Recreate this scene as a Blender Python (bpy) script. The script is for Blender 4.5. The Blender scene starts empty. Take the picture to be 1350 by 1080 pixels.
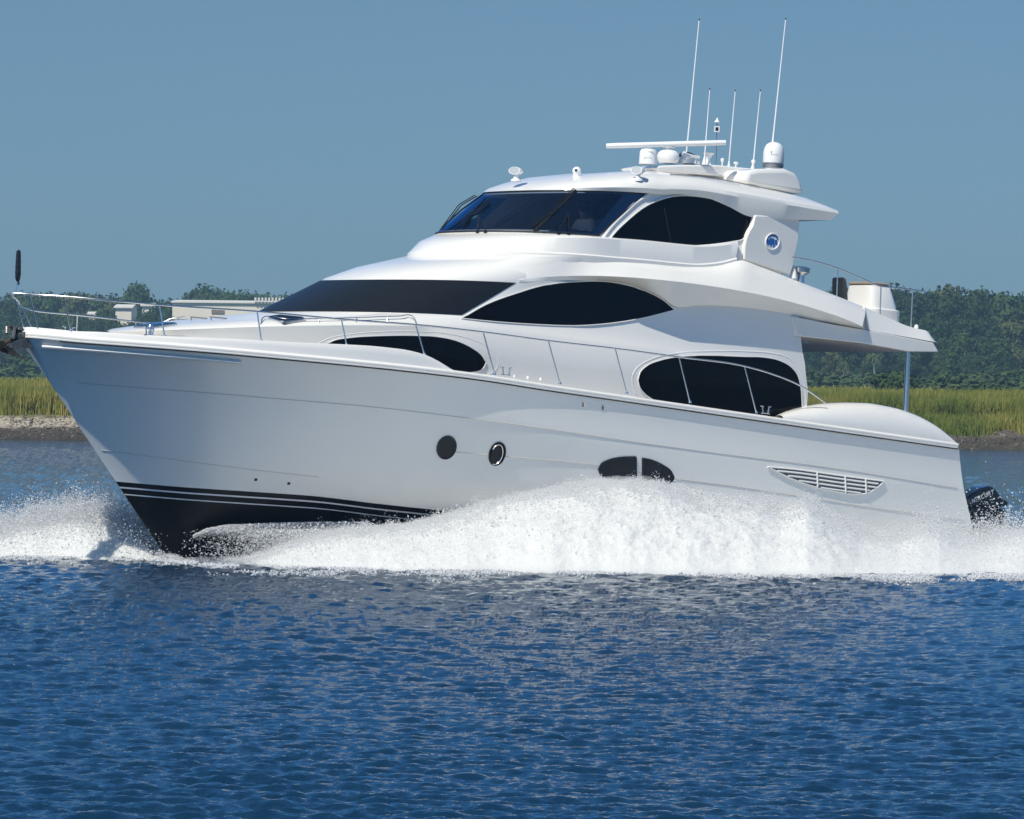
import bpy, bmesh, math, random
import numpy as np
from mathutils import Vector, Matrix
from mathutils.bvhtree import BVHTree
rnd = random.Random(7); rng = np.random.default_rng(7)
SC = bpy.context.scene; COL = SC.collection

# ------------------------------------------------------------------ camera
F = 6100.0; CX, CY = 675.0, 540.0; CAMH = 3.25; HOR = 501.0
pitch = -math.atan((CY-HOR)/F); roll = math.radians(0.6)
fw = np.array([0, math.cos(pitch), math.sin(pitch)]); r0 = np.array([1., 0, 0]); u0_ = np.cross(r0, fw)
CR = r0*math.cos(roll)+u0_*math.sin(roll); CU = -r0*math.sin(roll)+u0_*math.cos(roll)
CP = np.array([0, 0, CAMH])
cam = bpy.data.cameras.new('camera'); camo = bpy.data.objects.new('camera', cam); COL.objects.link(camo)
M = Matrix.Identity(4)
for i in range(3):
    M[i][0] = CR[i]; M[i][1] = CU[i]; M[i][2] = -fw[i]; M[i][3] = CP[i]
camo.matrix_world = M
cam.sensor_fit = 'HORIZONTAL'; cam.sensor_width = 36.0; cam.lens = 36.0*F/1350.0
cam.clip_start = 1.0; cam.clip_end = 20000
SC.camera = camo

# ------------------------------------------------------------------ light
SUN_H = np.array([-0.52, -0.85]); SUN_H = SUN_H/np.linalg.norm(SUN_H); SUN_E = math.radians(52)
SD = Vector((SUN_H[0]*math.cos(SUN_E), SUN_H[1]*math.cos(SUN_E), math.sin(SUN_E)))
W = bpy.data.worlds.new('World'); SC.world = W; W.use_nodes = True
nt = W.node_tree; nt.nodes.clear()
sky = nt.nodes.new('ShaderNodeTexSky'); sky.sky_type = 'NISHITA'; sky.sun_disc = False
sky.sun_elevation = SUN_E; sky.sun_rotation = math.atan2(SD.x, SD.y)
sky.altitude = 0; sky.air_density = 1.0; sky.dust_density = 0.3; sky.ozone_density = 3.0
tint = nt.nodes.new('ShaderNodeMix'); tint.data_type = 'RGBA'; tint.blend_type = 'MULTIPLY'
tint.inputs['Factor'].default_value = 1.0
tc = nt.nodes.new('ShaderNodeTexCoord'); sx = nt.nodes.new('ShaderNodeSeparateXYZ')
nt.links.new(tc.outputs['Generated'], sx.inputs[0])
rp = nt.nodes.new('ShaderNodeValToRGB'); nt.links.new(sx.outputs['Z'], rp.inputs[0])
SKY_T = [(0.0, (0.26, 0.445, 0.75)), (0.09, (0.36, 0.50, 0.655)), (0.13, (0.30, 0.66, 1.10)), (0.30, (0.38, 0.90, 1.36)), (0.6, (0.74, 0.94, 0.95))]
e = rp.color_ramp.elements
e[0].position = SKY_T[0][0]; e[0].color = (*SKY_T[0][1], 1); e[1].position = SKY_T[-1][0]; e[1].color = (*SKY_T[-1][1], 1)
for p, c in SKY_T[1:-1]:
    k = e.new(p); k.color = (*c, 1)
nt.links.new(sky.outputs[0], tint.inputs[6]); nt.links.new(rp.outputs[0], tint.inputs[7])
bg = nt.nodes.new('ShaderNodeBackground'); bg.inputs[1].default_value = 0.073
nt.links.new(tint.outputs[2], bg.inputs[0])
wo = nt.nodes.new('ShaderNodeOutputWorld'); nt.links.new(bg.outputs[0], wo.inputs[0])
sl = bpy.data.lights.new('sun', 'SUN'); sl.energy = 3.5; sl.angle = math.radians(0.5); sl.color = (1, 0.955, 0.85)
so = bpy.data.objects.new('sun', sl); COL.objects.link(so)
so.rotation_euler = SD.to_track_quat('Z', 'Y').to_euler()
SC.cycles.volume_bounces = 5; SC.cycles.max_bounces = 10; SC.cycles.caustics_reflective = False
SC.view_settings.view_transform = 'Standard'; SC.view_settings.look = 'None'
SC.view_settings.exposure = 0.35; SC.view_settings.gamma = 1.0

# ------------------------------------------------------------------ helpers
def tag(o, label=None, cat=None, group=None, kind=None):
    if label: o['label'] = label
    if cat: o['category'] = cat
    if group: o['group'] = group
    if kind: o['kind'] = kind
    return o
def empty(name, loc=(0, 0, 0), rz=0):
    o = bpy.data.objects.new(name, None); COL.objects.link(o); o.location = loc; o.rotation_euler = (0, 0, rz)
    o.empty_display_size = 0.3
    return o
def mk(name, verts, faces, mats, parent=None, smooth=True, mi=None, autos=None):
    me = bpy.data.meshes.new(name)
    me.from_pydata([tuple(map(float, v)) for v in verts], [], [tuple(int(i) for i in f) for f in faces])
    if not isinstance(mats, (list, tuple)): mats = [mats]
    for m in mats: me.materials.append(m)
    if mi is not None: me.polygons.foreach_set('material_index', list(mi))
    me.polygons.foreach_set('use_smooth', [smooth]*len(me.polygons))
    me.update()
    if autos is not None and smooth: me.set_sharp_from_angle(angle=math.radians(autos))
    o = bpy.data.objects.new(name, me); COL.objects.link(o)
    if parent is not None: o.parent = parent
    return o
def mk_np(name, V, T, mats, smooth=False, mi=None, parent=None):
    """fast triangle / quad soup: V (n,3), T (m,k)"""
    me = bpy.data.meshes.new(name); n, k = T.shape
    me.vertices.add(len(V)); me.vertices.foreach_set('co', V.astype(np.float32).ravel())
    me.loops.add(n*k); me.loops.foreach_set('vertex_index', T.astype(np.int32).ravel())
    me.polygons.add(n); me.polygons.foreach_set('loop_start', (np.arange(n)*k).astype(np.int32))
    if not isinstance(mats, (list, tuple)): mats = [mats]
    for m in mats: me.materials.append(m)
    if mi is not None: me.polygons.foreach_set('material_index', mi.astype(np.int32))
    me.polygons.foreach_set('use_smooth', np.full(n, smooth))
    me.update(calc_edges=True)
    o = bpy.data.objects.new(name, me); COL.objects.link(o)
    if parent is not None: o.parent = parent
    return o
class MB:
    def __init__(s): s.v = []; s.f = []; s.m = []
    def add(s, v, f, m=0):
        b = len(s.v); s.v += [tuple(map(float, p)) for p in v]; s.f += [tuple(b+int(i) for i in q) for q in f]; s.m += [m]*len(f)
    def grid(s, G, closed_u=False, closed_v=False, m=0, flip=False):
        G = np.asarray(G); a, b = G.shape[:2]; f = []
        for i in range(a if closed_u else a-1):
            for j in range(b if closed_v else b-1):
                i2 = (i+1) % a; j2 = (j+1) % b
                q = (i*b+j, i*b+j2, i2*b+j2, i2*b+j)
                f.append(q[::-1] if flip else q)
        s.add(G.reshape(-1, 3), f, m)
    def tube(s, pts, r, n=8, m=0, cap=True):
        P = np.array(pts, float); rr = np.full(len(P), r) if np.isscalar(r) else np.array(r, float)
        T = np.gradient(P, axis=0) if len(P) > 2 else np.repeat([P[1]-P[0]], 2, 0)
        T /= np.linalg.norm(T, axis=1)[:, None]+1e-12
        ref = np.array([0, 0, 1.]) if abs(T[0][2]) < .9 else np.array([1., 0, 0])
        A = np.cross(T[0], ref); A /= np.linalg.norm(A); G = []
        for i in range(len(P)):
            A = A-T[i]*(A@T[i]); A /= np.linalg.norm(A)+1e-12; Bb = np.cross(T[i], A)
            G.append([P[i]+rr[i]*(A*math.cos(t)+Bb*math.sin(t)) for t in np.linspace(0, 2*math.pi, n, endpoint=False)])
        b = len(s.v); s.grid(G, closed_v=True, m=m)
        if cap:
            s.f.append(tuple(b+i for i in range(n))); s.m.append(m)
            s.f.append(tuple(b+(len(P)-1)*n+i for i in range(n))[::-1]); s.m.append(m)
    def box(s, c, d, ax=None, m=0, bev=0):
        ax = np.eye(3) if ax is None else np.array(ax); c = np.array(c, float); d = np.array(d, float)/2
        v = [c+ax[0]*x*d[0]+ax[1]*y*d[1]+ax[2]*z*d[2] for x in (-1, 1) for y in (-1, 1) for z in (-1, 1)]
        s.add(v, [(0, 1, 3, 2), (4, 6, 7, 5), (0, 4, 5, 1), (2, 3, 7, 6), (0, 2, 6, 4), (1, 5, 7, 3)], m)
    def lathe(s, c, prof, n=24, ax=None, m=0):
        ax = np.eye(3) if ax is None else np.array(ax); c = np.array(c, float)
        G = [[c+ax[0]*r*math.cos(t)+ax[1]*r*math.sin(t)+ax[2]*z for t in np.linspace(0, 2*math.pi, n, endpoint=False)] for r, z in prof]
        s.grid(G, closed_v=True, m=m)
    def prism(s, poly, axis_off, m=0):
        """poly: list of 3D points (planar), axis_off: vector to extrude"""
        P = np.array(poly, float); n = len(P); Q = P+np.array(axis_off)
        f = [tuple(range(n))[::-1], tuple(range(n, 2*n))]+[(i, (i+1) % n, n+(i+1) % n, n+i) for i in range(n)]
        s.add(list(P)+list(Q), f, m)
    def mirror(s):
        o = MB(); o.v = [(p[0], -p[1], p[2]) for p in s.v]; o.f = [q[::-1] for q in s.f]; o.m = list(s.m); return o
    def build(s, name, mats, parent=None, smooth=True, autos=35, fix=True):
        o = mk(name, s.v, s.f, mats, parent, smooth, s.m)
        me = o.data
        if fix:
            bm = bmesh.new(); bm.from_mesh(me); bmesh.ops.remove_doubles(bm, verts=bm.verts, dist=1e-5)
            bmesh.ops.recalc_face_normals(bm, faces=bm.faces); bm.to_mesh(me); bm.free()
        if smooth and autos: me.set_sharp_from_angle(angle=math.radians(autos))
        return o
def smoothline(pts, n=60):
    """Catmull-Rom through 2D/3D points, centripetal-ish by chord"""
    P = np.array(pts, float)
    if len(P) < 3: return np.array([P[0]+(P[-1]-P[0])*t for t in np.linspace(0, 1, n)])
    d = np.r_[0, np.cumsum(np.linalg.norm(np.diff(P, axis=0), axis=1))]
    T = np.empty_like(P)
    for i in range(len(P)):
        if i == 0: T[i] = (P[1]-P[0])/(d[1]-d[0])
        elif i == len(P)-1: T[i] = (P[-1]-P[-2])/(d[-1]-d[-2])
        else:
            a = (P[i]-P[i-1])/(d[i]-d[i-1]); b = (P[i+1]-P[i])/(d[i+1]-d[i]); h0 = d[i]-d[i-1]; h1 = d[i+1]-d[i]
            T[i] = (a*h1+b*h0)/(h0+h1)
    out = []
    for s in np.linspace(0, d[-1], n):
        i = min(max(np.searchsorted(d, s)-1, 0), len(P)-2); h = d[i+1]-d[i]; t = (s-d[i])/h
        out.append((2*t**3-3*t**2+1)*P[i]+(t**3-2*t**2+t)*h*T[i]+(-2*t**3+3*t**2)*P[i+1]+(t**3-t**2)*h*T[i+1])
    return np.array(out)
def sinterp(x, pts):
    """smooth (pchip-like) 1-D interpolation with flat extension of slope 0"""
    P = sorted(pts); X = np.array([p[0] for p in P], float); Y = np.array([p[1] for p in P], float)
    x = np.asarray(x, float)
    if len(X) == 2: return np.interp(x, X, Y)
    h = np.diff(X); dl = np.diff(Y)/h; m = np.zeros(len(X)); m[0] = dl[0]; m[-1] = dl[-1]
    for i in range(1, len(X)-1):
        if dl[i-1]*dl[i] > 0:
            w1 = 2*h[i]+h[i-1]; w2 = h[i]+2*h[i-1]; m[i] = (w1+w2)/(w1/dl[i-1]+w2/dl[i])
    xc = np.clip(x, X[0], X[-1]); i = np.clip(np.searchsorted(X, xc)-1, 0, len(X)-2); t = (xc-X[i])/h[i]
    y = (2*t**3-3*t**2+1)*Y[i]+(t**3-2*t**2+t)*h[i]*m[i]+(-2*t**3+3*t**2)*Y[i+1]+(t**3-t**2)*h[i]*m[i+1]
    return y+(x-xc)*np.where(x < X[0], m[0], m[-1])

# ------------------------------------------------------------------ materials
def mat(name, col, rough=0.5, metal=0.0, spec=0.5, coat=0.0, noise=0.0, nscale=5.0, bump=0.0, bscale=20.0, trans=0.0, var=None):
    m = bpy.data.materials.new(name); m.use_nodes = True; t = m.node_tree; b = t.nodes['Principled BSDF']
    b.inputs['Base Color'].default_value = (*col, 1); b.inputs['Roughness'].default_value = rough
    b.inputs['Metallic'].default_value = metal; b.inputs['Specular IOR Level'].default_value = spec
    b.inputs['Coat Weight'].default_value = coat; b.inputs['Coat Roughness'].default_value = 0.04
    co = t.nodes.new('ShaderNodeTexCoord')
    if noise or var:
        n = t.nodes.new('ShaderNodeTexNoise'); n.inputs['Scale'].default_value = nscale; n.inputs['Detail'].default_value = 6
        t.links.new(co.outputs['Object'], n.inputs['Vector'])
        r = t.nodes.new('ShaderNodeMix'); r.data_type = 'RGBA'
        mr = t.nodes.new('ShaderNodeMapRange'); mr.inputs[1].default_value = .3; mr.inputs[2].default_value = .7
        t.links.new(n.outputs['Fac'], mr.inputs[0]); t.links.new(mr.outputs[0], r.inputs['Factor'])
        c2 = var if var else tuple(c*(1-noise) for c in col)
        r.inputs[6].default_value = (*col, 1); r.inputs[7].default_value = (*c2, 1)
        t.links.new(r.outputs[2], b.inputs['Base Color'])
    if bump:
        n2 = t.nodes.new('ShaderNodeTexNoise'); n2.inputs['Scale'].default_value = bscale; n2.inputs['Detail'].default_value = 5
        t.links.new(co.outputs['Object'], n2.inputs['Vector'])
        bp = t.nodes.new('ShaderNodeBump'); bp.inputs['Strength'].default_value = bump; bp.inputs['Distance'].default_value = 0.05
        t.links.new(n2.outputs['Fac'], bp.inputs['Height']); t.links.new(bp.outputs[0], b.inputs['Normal'])
    return m
M_GEL = mat('white_gelcoat', (0.85, 0.825, 0.775), 0.22, coat=0.35, noise=0.03, nscale=.6)
M_HULL = mat('hull_gelcoat', (0.93, 0.905, 0.84), 0.26, coat=0.2, noise=0.025, nscale=.8)
M_BOOT = mat('black_antifouling', (0.004, 0.004, 0.005), 0.25, spec=.25)
M_LINE = mat('panel_joint', (0.62, 0.57, 0.50), 0.5)
M_STRIPE = mat('silver_stripe', (0.80, 0.80, 0.80), 0.3)
M_RUB = mat('black_rubber', (0.012, 0.012, 0.013), 0.5)
M_SS = mat('stainless_steel', (0.74, 0.73, 0.72), 0.27, metal=1.0)
M_SSD = mat('dull_steel', (0.35, 0.35, 0.36), 0.3, metal=0.8)
M_ROLL = mat('weathered_steel', (0.10, 0.10, 0.10), 0.4, metal=0.6, var=(.25, .24, .22), nscale=7)
M_GLASS = mat('dark_side_glass', (0.001, 0.001, 0.0015), 0.03, spec=0.12)
M_CEIL = mat('shaded_ceiling', (.36, .32, .30), .6)  # white underside, its shade painted in as grey-brown
M_COVER = mat('mesh_sun_cover', (0.010, 0.012, 0.016), 0.38, spec=.28, bump=.15, bscale=90)
M_WHITE = mat('white_paint', (0.82, 0.82, 0.82), 0.3)
M_DOME = mat('dome_plastic', (0.80, 0.80, 0.79), 0.35)
M_BLACK = mat('black_plastic', (0.01, 0.01, 0.011), 0.35)
M_ENG = mat('engine_paint', (0.008, 0.009, 0.013), 0.18, coat=.5)
M_BROWN = mat('brown_cushion', (0.30, 0.22, 0.16), 0.7, noise=.2)
M_TAN = mat('tan_trim', (0.35, 0.26, 0.19), 0.6)
M_BLUE = mat('emblem_blue', (0.02, 0.13, 0.42), 0.3)
M_GREYD = mat('grey_deck', (0.45, 0.45, 0.44), 0.6)
M_ANCH = mat('anchor_metal', (0.03, 0.025, 0.02), 0.5, metal=.2, var=(.09, .065, .035), nscale=6)
M_INT = mat('cabin_interior', (0.035, 0.035, 0.04), 0.7)
def glassmat():
    m = bpy.data.materials.new('tinted_windshield'); m.use_nodes = True; t = m.node_tree; t.nodes.clear()
    o = t.nodes.new('ShaderNodeOutputMaterial'); mx = t.nodes.new('ShaderNodeMixShader')
    tr = t.nodes.new('ShaderNodeBsdfTransparent'); tr.inputs[0].default_value = (0.46, 0.52, 0.62, 1)
    gl = t.nodes.new('ShaderNodeBsdfGlossy'); gl.inputs['Roughness'].default_value = 0.015; gl.inputs[0].default_value = (.28, .62, 1, 1)
    fr = t.nodes.new('ShaderNodeFresnel'); fr.inputs[0].default_value = 1.95
    t.links.new(fr.outputs[0], mx.inputs[0]); t.links.new(tr.outputs[0], mx.inputs[1]); t.links.new(gl.outputs[0], mx.inputs[2])
    t.links.new(mx.outputs[0], o.inputs[0]); return m
M_WS = glassmat()

# ------------------------------------------------------------------ yacht frame (x bow, y port, z up)
PSI = math.radians(40); TRIM = math.radians(3.5)
B0 = np.array([-math.cos(PSI), -math.sin(PSI), 0]); PT = np.array([math.sin(PSI), -math.cos(PSI), 0])
BF = B0*math.cos(TRIM)+np.array([0, 0, 1.])*math.sin(TRIM); BZ = np.cross(BF, PT); BZ = BZ if BZ[2] > 0 else -BZ
BO = np.array([7.37, 92.9, 0.30])
yacht = empty('motor_yacht')
MW = Matrix.Identity(4)
for i in range(3):
    MW[i][0] = BF[i]; MW[i][1] = PT[i]; MW[i][2] = BZ[i]; MW[i][3] = BO[i]
yacht.matrix_world = MW
tag(yacht, 'large white three-deck motor yacht with black windows speeding through the spray', 'yacht')
def b2w(p): return BO+BF*p[0]+PT*p[1]+BZ*p[2]
def ray(px, py):
    d = fw+CR*(px-CX)/F-CU*(py-CY)/F; o = CP-BO
    return np.array([o@BF, o@PT, o@BZ]), np.array([d@BF, d@PT, d@BZ])
def pj(p):
    d = b2w(p)-CP; w = d@fw; return CX+F*(d@CR)/w, CY-F*(d@CU)/w
def onv(px, py, v):
    o, d = ray(px, py); return o+d*((v-o[1])/d[1])
def onu(px, py, u):
    o, d = ray(px, py); return o+d*((u-o[0])/d[0])
def onb(px, py, bf):
    """first point of the sight line that lies on the side surface v = bf(u)"""
    o, d = ray(px, py); t0 = (3.2-o[1])/d[1]; t1 = (0.0-o[1])/d[1]
    f = lambda t: (o+d*t)[1]-float(bf((o+d*t)[0]))
    ts = np.linspace(t0, t1, 200); prev = ts[0]
    for t in ts[1:]:
        if f(t) <= 0:
            a, b = prev, t
            for _ in range(40):
                c = (a+b)/2
                if f(c) > 0: a = c
                else: b = c
            return o+d*a
        prev = t
    return o+d*t1
# ------------------------------------------------------------------ hull
def us(z): return 18.72+0.925*z if z < 2.2 else 20.755+0.35*(z-2.2)
def bcurve(B, Lx, p, q, ust, aft=0.06):
    def f(u):
        x = max(ust-float(u), 0.0); c = B*(1-(1-min(x/Lx, 1))**p)**q
        if u < 8: c *= 1-aft*((8-u)/9.)**2
        return c
    return f
def curve_fit(px, bf, ends=()):
    P = [onb(x, y, bf) for x, y in px]; P = [(p[0], p[2]) for p in P]+list(ends)
    return sorted(P)
GUN_PX = [(70, 449.5), (120, 453.6), (250, 463.2), (380, 474.6), (500, 486), (620, 499.6), (720, 517-2.2), (840, 532), (960, 549.3), (1080, 566.4), (1180, 580.5), (1259.6, 591.7)]
b_gun = bcurve(2.78, 11.5, 2.6, 0.72, 20.9)
gz = curve_fit(GUN_PX, b_gun); gz = [g for g in gz if g[0] < 20.0]+[(20.8, gz[-1][1]+0.02)]
z_gun = lambda u: float(sinterp(u, gz))
KN_PX = [(100.7, 504.4), (180, 511.3), (261, 517), (351, 524.6), (489, 536.5), (600, 549), (720, 565.3), (840, 583), (960, 599.5), (1080, 614.5), (1165, 630-1), (1262, 643.5)]
b_kn = bcurve(2.73, 12, 2.4, 0.88, us(1.45)); kz = curve_fit(KN_PX, b_kn)
C2_PX = [(133, 593), (314, 617), (500, 640-26), (666.7, 601.5+14), (785, 622), (889, 631), (950, 638.7), (1128, 666), (1280, 686.7)]
b_c2 = bcurve(2.66, 13, 2.2, 0.98, us(.35)); c2z = [(0, 0.28), (6, 0.30), (12, 0.32), (us(.35), 0.36)]
BT_PX = [(153.5, 635), (250, 643), (400, 653), (500, 664.5), (587, 673.5)]
b_bt = bcurve(2.56, 14, 2.0, 1.0, us(-.08)); bz = curve_fit(BT_PX, b_bt)
bz = bz+[(0, bz[0][1]-0.25), (7, bz[0][1]-0.1)]; bz.sort()
b_ch = bcurve(2.30, 15, 1.9, 1.15, us(-.75))
def zc(u): return -0.55-0.02*u*0+0.0*u-0.0 if u < 12 else -0.55-0.35*((u-12)/6.)**1.5
def mkz(L): return lambda u: float(sinterp(u, L))
z_kn, z_c2, z_bt = mkz(kz), mkz(c2z), mkz(bz)
NU = 90
def curve_pts(bf, zf, u_aft, ue):
    """sample from transom to stem, denser towards the stem"""
    out = []
    for k in range(NU+1):
        s = k/NU; s = 1-(1-s)**1.6; u = u_aft+(ue-u_aft)*s; out.append((u, bf(u) if k < NU else 0.0, zf(u)))
    return np.array(out)
def stem_u(zf):
    u = 19.0
    for _ in range(30): u = us(zf(u))
    return u
def tr_u(z):   # transom rake
    return 0.42 if z > 1.14 else 0.42-0.55*(1.14-z)
rows = []
g_ue = 20.80
R_g = curve_pts(b_gun, z_gun, 0.52, g_ue)
def mkrow(B, zf, **k):
    ue = stem_u(zf); z0 = zf(0)
    bf = bcurve(*B, ue); return curve_pts(bf, zf, tr_u(z0), ue), bf
R_k, b_kn = mkrow((2.73, 12, 2.4, 0.88), z_kn)
R_c, b_c2 = mkrow((2.66, 13, 2.2, 0.98), z_c2)
R_b, b_bt = mkrow((2.56, 14, 2.0, 1.0), z_bt)
R_h, b_ch = mkrow((2.30, 15, 1.9, 1.15), zc)
# keel
def zk(u): return -1.62
ke = us(-1.62)
R_q = np.array([[tr_u(-1.2)+(ke-tr_u(-1.2))*(1-(1-k/NU)**1.6), 0.0, zk(tr_u(-1.2)+(ke-tr_u(-1.2))*(1-(1-k/NU)**1.6))] for k in range(NU+1)])
R_q[:, 2] = np.minimum(R_q[:, 2], -1.62)
def vin(a, b, n, bulge=0.0):
    out = []
    for i in range(1, n+1):
        t = i/n; p = a*(1-t)+b*t
        p = p.copy(); p[:, 1] += bulge*4*t*(1-t)*np.minimum(p[:, 1]/2.0, 1.0)*(1.0-0.0)
        out.append(p)
    return out
allr = [R_g]; mats_ = []
def addrows(rs, m):
    for r in rs: allr.append(r); mats_.append(m)
addrows(vin(R_g, R_k, 5, -0.015), 0)
addrows(vin(R_k, R_c, 7, 0.0), 0)
addrows(vin(R_c, R_b, 5, 0.0), 0)
# boot: black with two silver pin stripes
hb = R_b-R_h
def at_dz(dz):
    t = dz/np.maximum(hb[:, 2], .05); return R_b-hb*t[:, None]
addrows([at_dz(0.085)], 1); addrows([at_dz(0.112)], 2); addrows([at_dz(0.205)], 1); addrows([at_dz(0.225)], 2)
last = at_dz(0.225)
addrows(vin(last, R_h, 4), 1)
addrows(vin(R_h, R_q, 3), 1)
H = MB()
G = np.array(allr)            # rows x NU+1 x 3
for i in range(len(G)-1):
    for sgn in (1, -1):
        g = G[i:i+2].copy(); g[:, :, 1] *= sgn
        H.grid(g, m=mats_[i], flip=(sgn > 0))
# transom
tp = G[:, 0]; T2 = tp.copy(); T2[:, 1] *= -1
for i in range(len(G)-1):
    H.add([tp[i], tp[i+1], T2[i+1], T2[i]], [(0, 1, 2, 3)], mats_[i])
hull = H.build('hull', [M_HULL, M_BOOT, M_STRIPE], yacht, autos=50)
def bvh_of(o):
    me = o.data; return BVHTree.FromPolygons([v.co.copy() for v in me.vertices], [tuple(p.vertices) for p in me.polygons])
BV_H = bvh_of(hull)
def hit(bv, px, py, off=0.0, port=True):
    o, d = ray(px, py); d = d/np.linalg.norm(d)
    h = bv.ray_cast(Vector(o), Vector(d))
    if h[0] is None: return None
    n = h[1]
    if n.dot(Vector(d)) > 0: n = -n
    return np.array(h[0]+n*off)
def hitn(bv, px, py):
    o, d = ray(px, py); d = d/np.linalg.norm(d); h = bv.ray_cast(Vector(o), Vector(d))
    if h[0] is None: return None, None
    n = h[1]
    if n.dot(Vector(d)) > 0: n = -n
    return np.array(h[0]), np.array(n)
def both(mb, name, mats, parent=yacht, **k):
    a = mb.build(name, mats, parent, **k); par2 = parent
    b = mb.mirror().build(name, mats, par2, **k); return a, b
def seam(pxs, bv, r, name, m, n=60, off=.001, ):
    L = smoothline(pxs, n); P = [hit(bv, x, y, off) for x, y in L]; P = [p for p in P if p is not None]
    mb = MB(); mb.tube(P, r, 6); return both(mb, name, m)
seam([(101, 504.6), (180, 511), (261, 517), (351, 524.6), (489, 536.5), (600, 549.3), (720, 565.3), (840, 583), (960, 599.3), (1080, 614.5), (1262, 643.5)], BV_H, 0.007, 'hull_joint', M_LINE, 90)
seam([(134, 593.5), (200, 602), (314, 617), (420, 629)], BV_H, 0.006, 'hull_joint', M_LINE)
seam([(600, 596), (666.7, 602), (785, 613), (889, 631), (950, 638.7), (1040, 652), (1128, 666), (1283, 687)], BV_H, 0.008, 'hull_joint', M_LINE)

# white spray knocker / lower rail at the bow flare
# rub rail + cap + bulwark, lofted along the gunwale
def hb_at(u): return max(0.0, float(sinterp(u, HBT)))
BW_PX = [(50, 434.3), (90, 435.8), (130, 437.5), (200, 442), (320, 447.5), (390, 451.5), (453, 454), (500, 457), (527, 460), (557, 466.5), (578, 476), (591, 484.4)]
def bw_b(u): return b_gun(u)-0.07
HBT = []
for x, y in BW_PX:
    p = onb(x, y, bw_b)
    if p[0] < 20.4: HBT.append((p[0], p[2]-z_gun(p[0])))
HBT.sort(); u_bw0 = HBT[0][0]; HBT = [(0, 0.12), (u_bw0-0.05, 0.12)]+[h for h in HBT if h[1] > .125]
HBT = HBT+[(20.9, HBT[-1][1])]
us_list = [0.58+(g_ue-0.58)*(1-(1-k/140)**1.5) for k in range(141)]
secs = []
for u in us_list:
    b = b_gun(u) if u < g_ue-1e-6 else 0.0
    e = 0.03; ua, ub_ = max(u-e, 0), min(u+e, 20.88); t = np.array([ub_-ua, b_gun(ub_)-b_gun(ua)]); t /= np.linalg.norm(t)
    nrm = np.array([-t[1], t[0]]); z = z_gun(u); h = max(hb_at(u), 0.12)
    if b < 0.30:
        nrm = nrm*1.0
    pr = [(-0.01, -0.012), (0.012, 0.0), (0.028, 0.014), (0.028, 0.036), (0.008, 0.046), (0.022, 0.058), (0.022, 0.082), (0.0, 0.105), (-0.045, 0.122)]
    if h > 0.125: pr += [(-0.055, 0.125+(h-0.125)*0.5), (-0.07, h-0.02), (-0.085, h)]
    else: pr += [(-0.055, 0.121), (-0.07, 0.121), (-0.085, 0.121)]
    pr += [(-0.20, h), (-0.225, h-0.02), (-0.23, 0.0), (-0.24, -.15)]
    s = []
    for dn, dz in pr:
        q = np.array([u, b])+nrm*dn; q[1] = max(q[1], 0.0)
        q[0] = min(q[0], 20.84+dn*0.5)
        s.append((q[0], q[1], z+dz))
    secs.append(s)
secs = np.array(secs)
mb = MB(); mb.grid(secs)
both(mb, 'bulwark', M_GEL)
# thin black insert of the rub rail
mb = MB(); mb.tube([(s[1][0], s[1][1]+.004, s[1][2]-.004) for s in secs[:132:2]], 0.012, 6); both(mb, 'rub_rail_insert', M_RUB)
# pale spray strip below the rail at the bow
seam([(56, 455.7), (120, 460.5), (200, 467), (260, 472), (318, 477)], BV_H, 0.030, 'bow_rail_moulding', M_GEL, off=.030)
# deck
mb = MB(); dk = []
for u in [0.6+20.0*k/80 for k in range(81)]:
    b = max(b_gun(u)-0.2, 0.0); z = z_gun(u)+0.0
    dk.append([(u, b*t, z+0.05*(1-t*t)) for t in np.linspace(-1, 1, 9)])
mb.grid(dk); mb.build('deck', M_GEL, yacht)
def rail_base(px, py):   # point on the gunwale cap under a pixel
    return onb(px, py, lambda u: b_gun(u)-0.12)

# stern quarter coaming (the domed bulwark aft)
DM_PX = [(1027, 547.3), (1040, 542), (1051, 538.6), (1086, 532.2), (1128, 531), (1150, 532.3), (1175, 537), (1200, 545), (1217, 552.5), (1235, 563), (1246, 571.5), (1257, 581), (1263, 588)]
DT = []; DVT = []
for x, y in DM_PX:
    dv = float(np.interp(x, [1027, 1060, 1190, 1262], [.12, .42, .42, .03])); p = onb(x, y, lambda u: b_gun(u)-0.05-dv); DT.append((p[0], p[2]-z_gun(p[0])-0.12)); DVT.append((p[0], dv))
DVT.sort()
DT.sort(); ud0, ud1 = DT[0][0], DT[-1][0]
mb = MB(); G = []
for k in range(61):
    u = ud0+(ud1-ud0)*(0.5-0.5*math.cos(math.pi*k/60)); h = max(float(sinterp(u, DT)), 0.004); b = b_gun(max(u, 0.0))-0.05; z = z_gun(u)+0.118; dv = float(np.interp(u, [q[0] for q in DVT], [q[1] for q in DVT]))
    s = [(u, b-.01, z-.06)]
    for a in np.linspace(0, math.pi/2, 9): s.append((u, b-dv*(1-math.cos(a)), z+h*math.sin(a)))
    s += [(u, b-dv-.06, z+h), (u, b-dv-.12, z+h-.03 if h > .05 else z+h-.005), (u, b-dv-0.14, z-0.3)]
    G.append(s)
mb.grid(G); f = len(G[0]); mb.f.append(tuple(range(f))); mb.m.append(0)
both(mb, 'quarter_coaming', M_GEL)
# transom wall and swim platform
mb = MB(); zt = z_gun(0.1)
mb.box((0.62, 0, zt-0.62), (0.10, 4.7, 1.3)); mb.build('transom_wall', M_GEL, yacht)
mb = MB(); mb.box((-0.9, 0, -0.10), (1.8, 4.0, 0.10)); mb.build('swim_platform', M_GEL, yacht)

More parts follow.
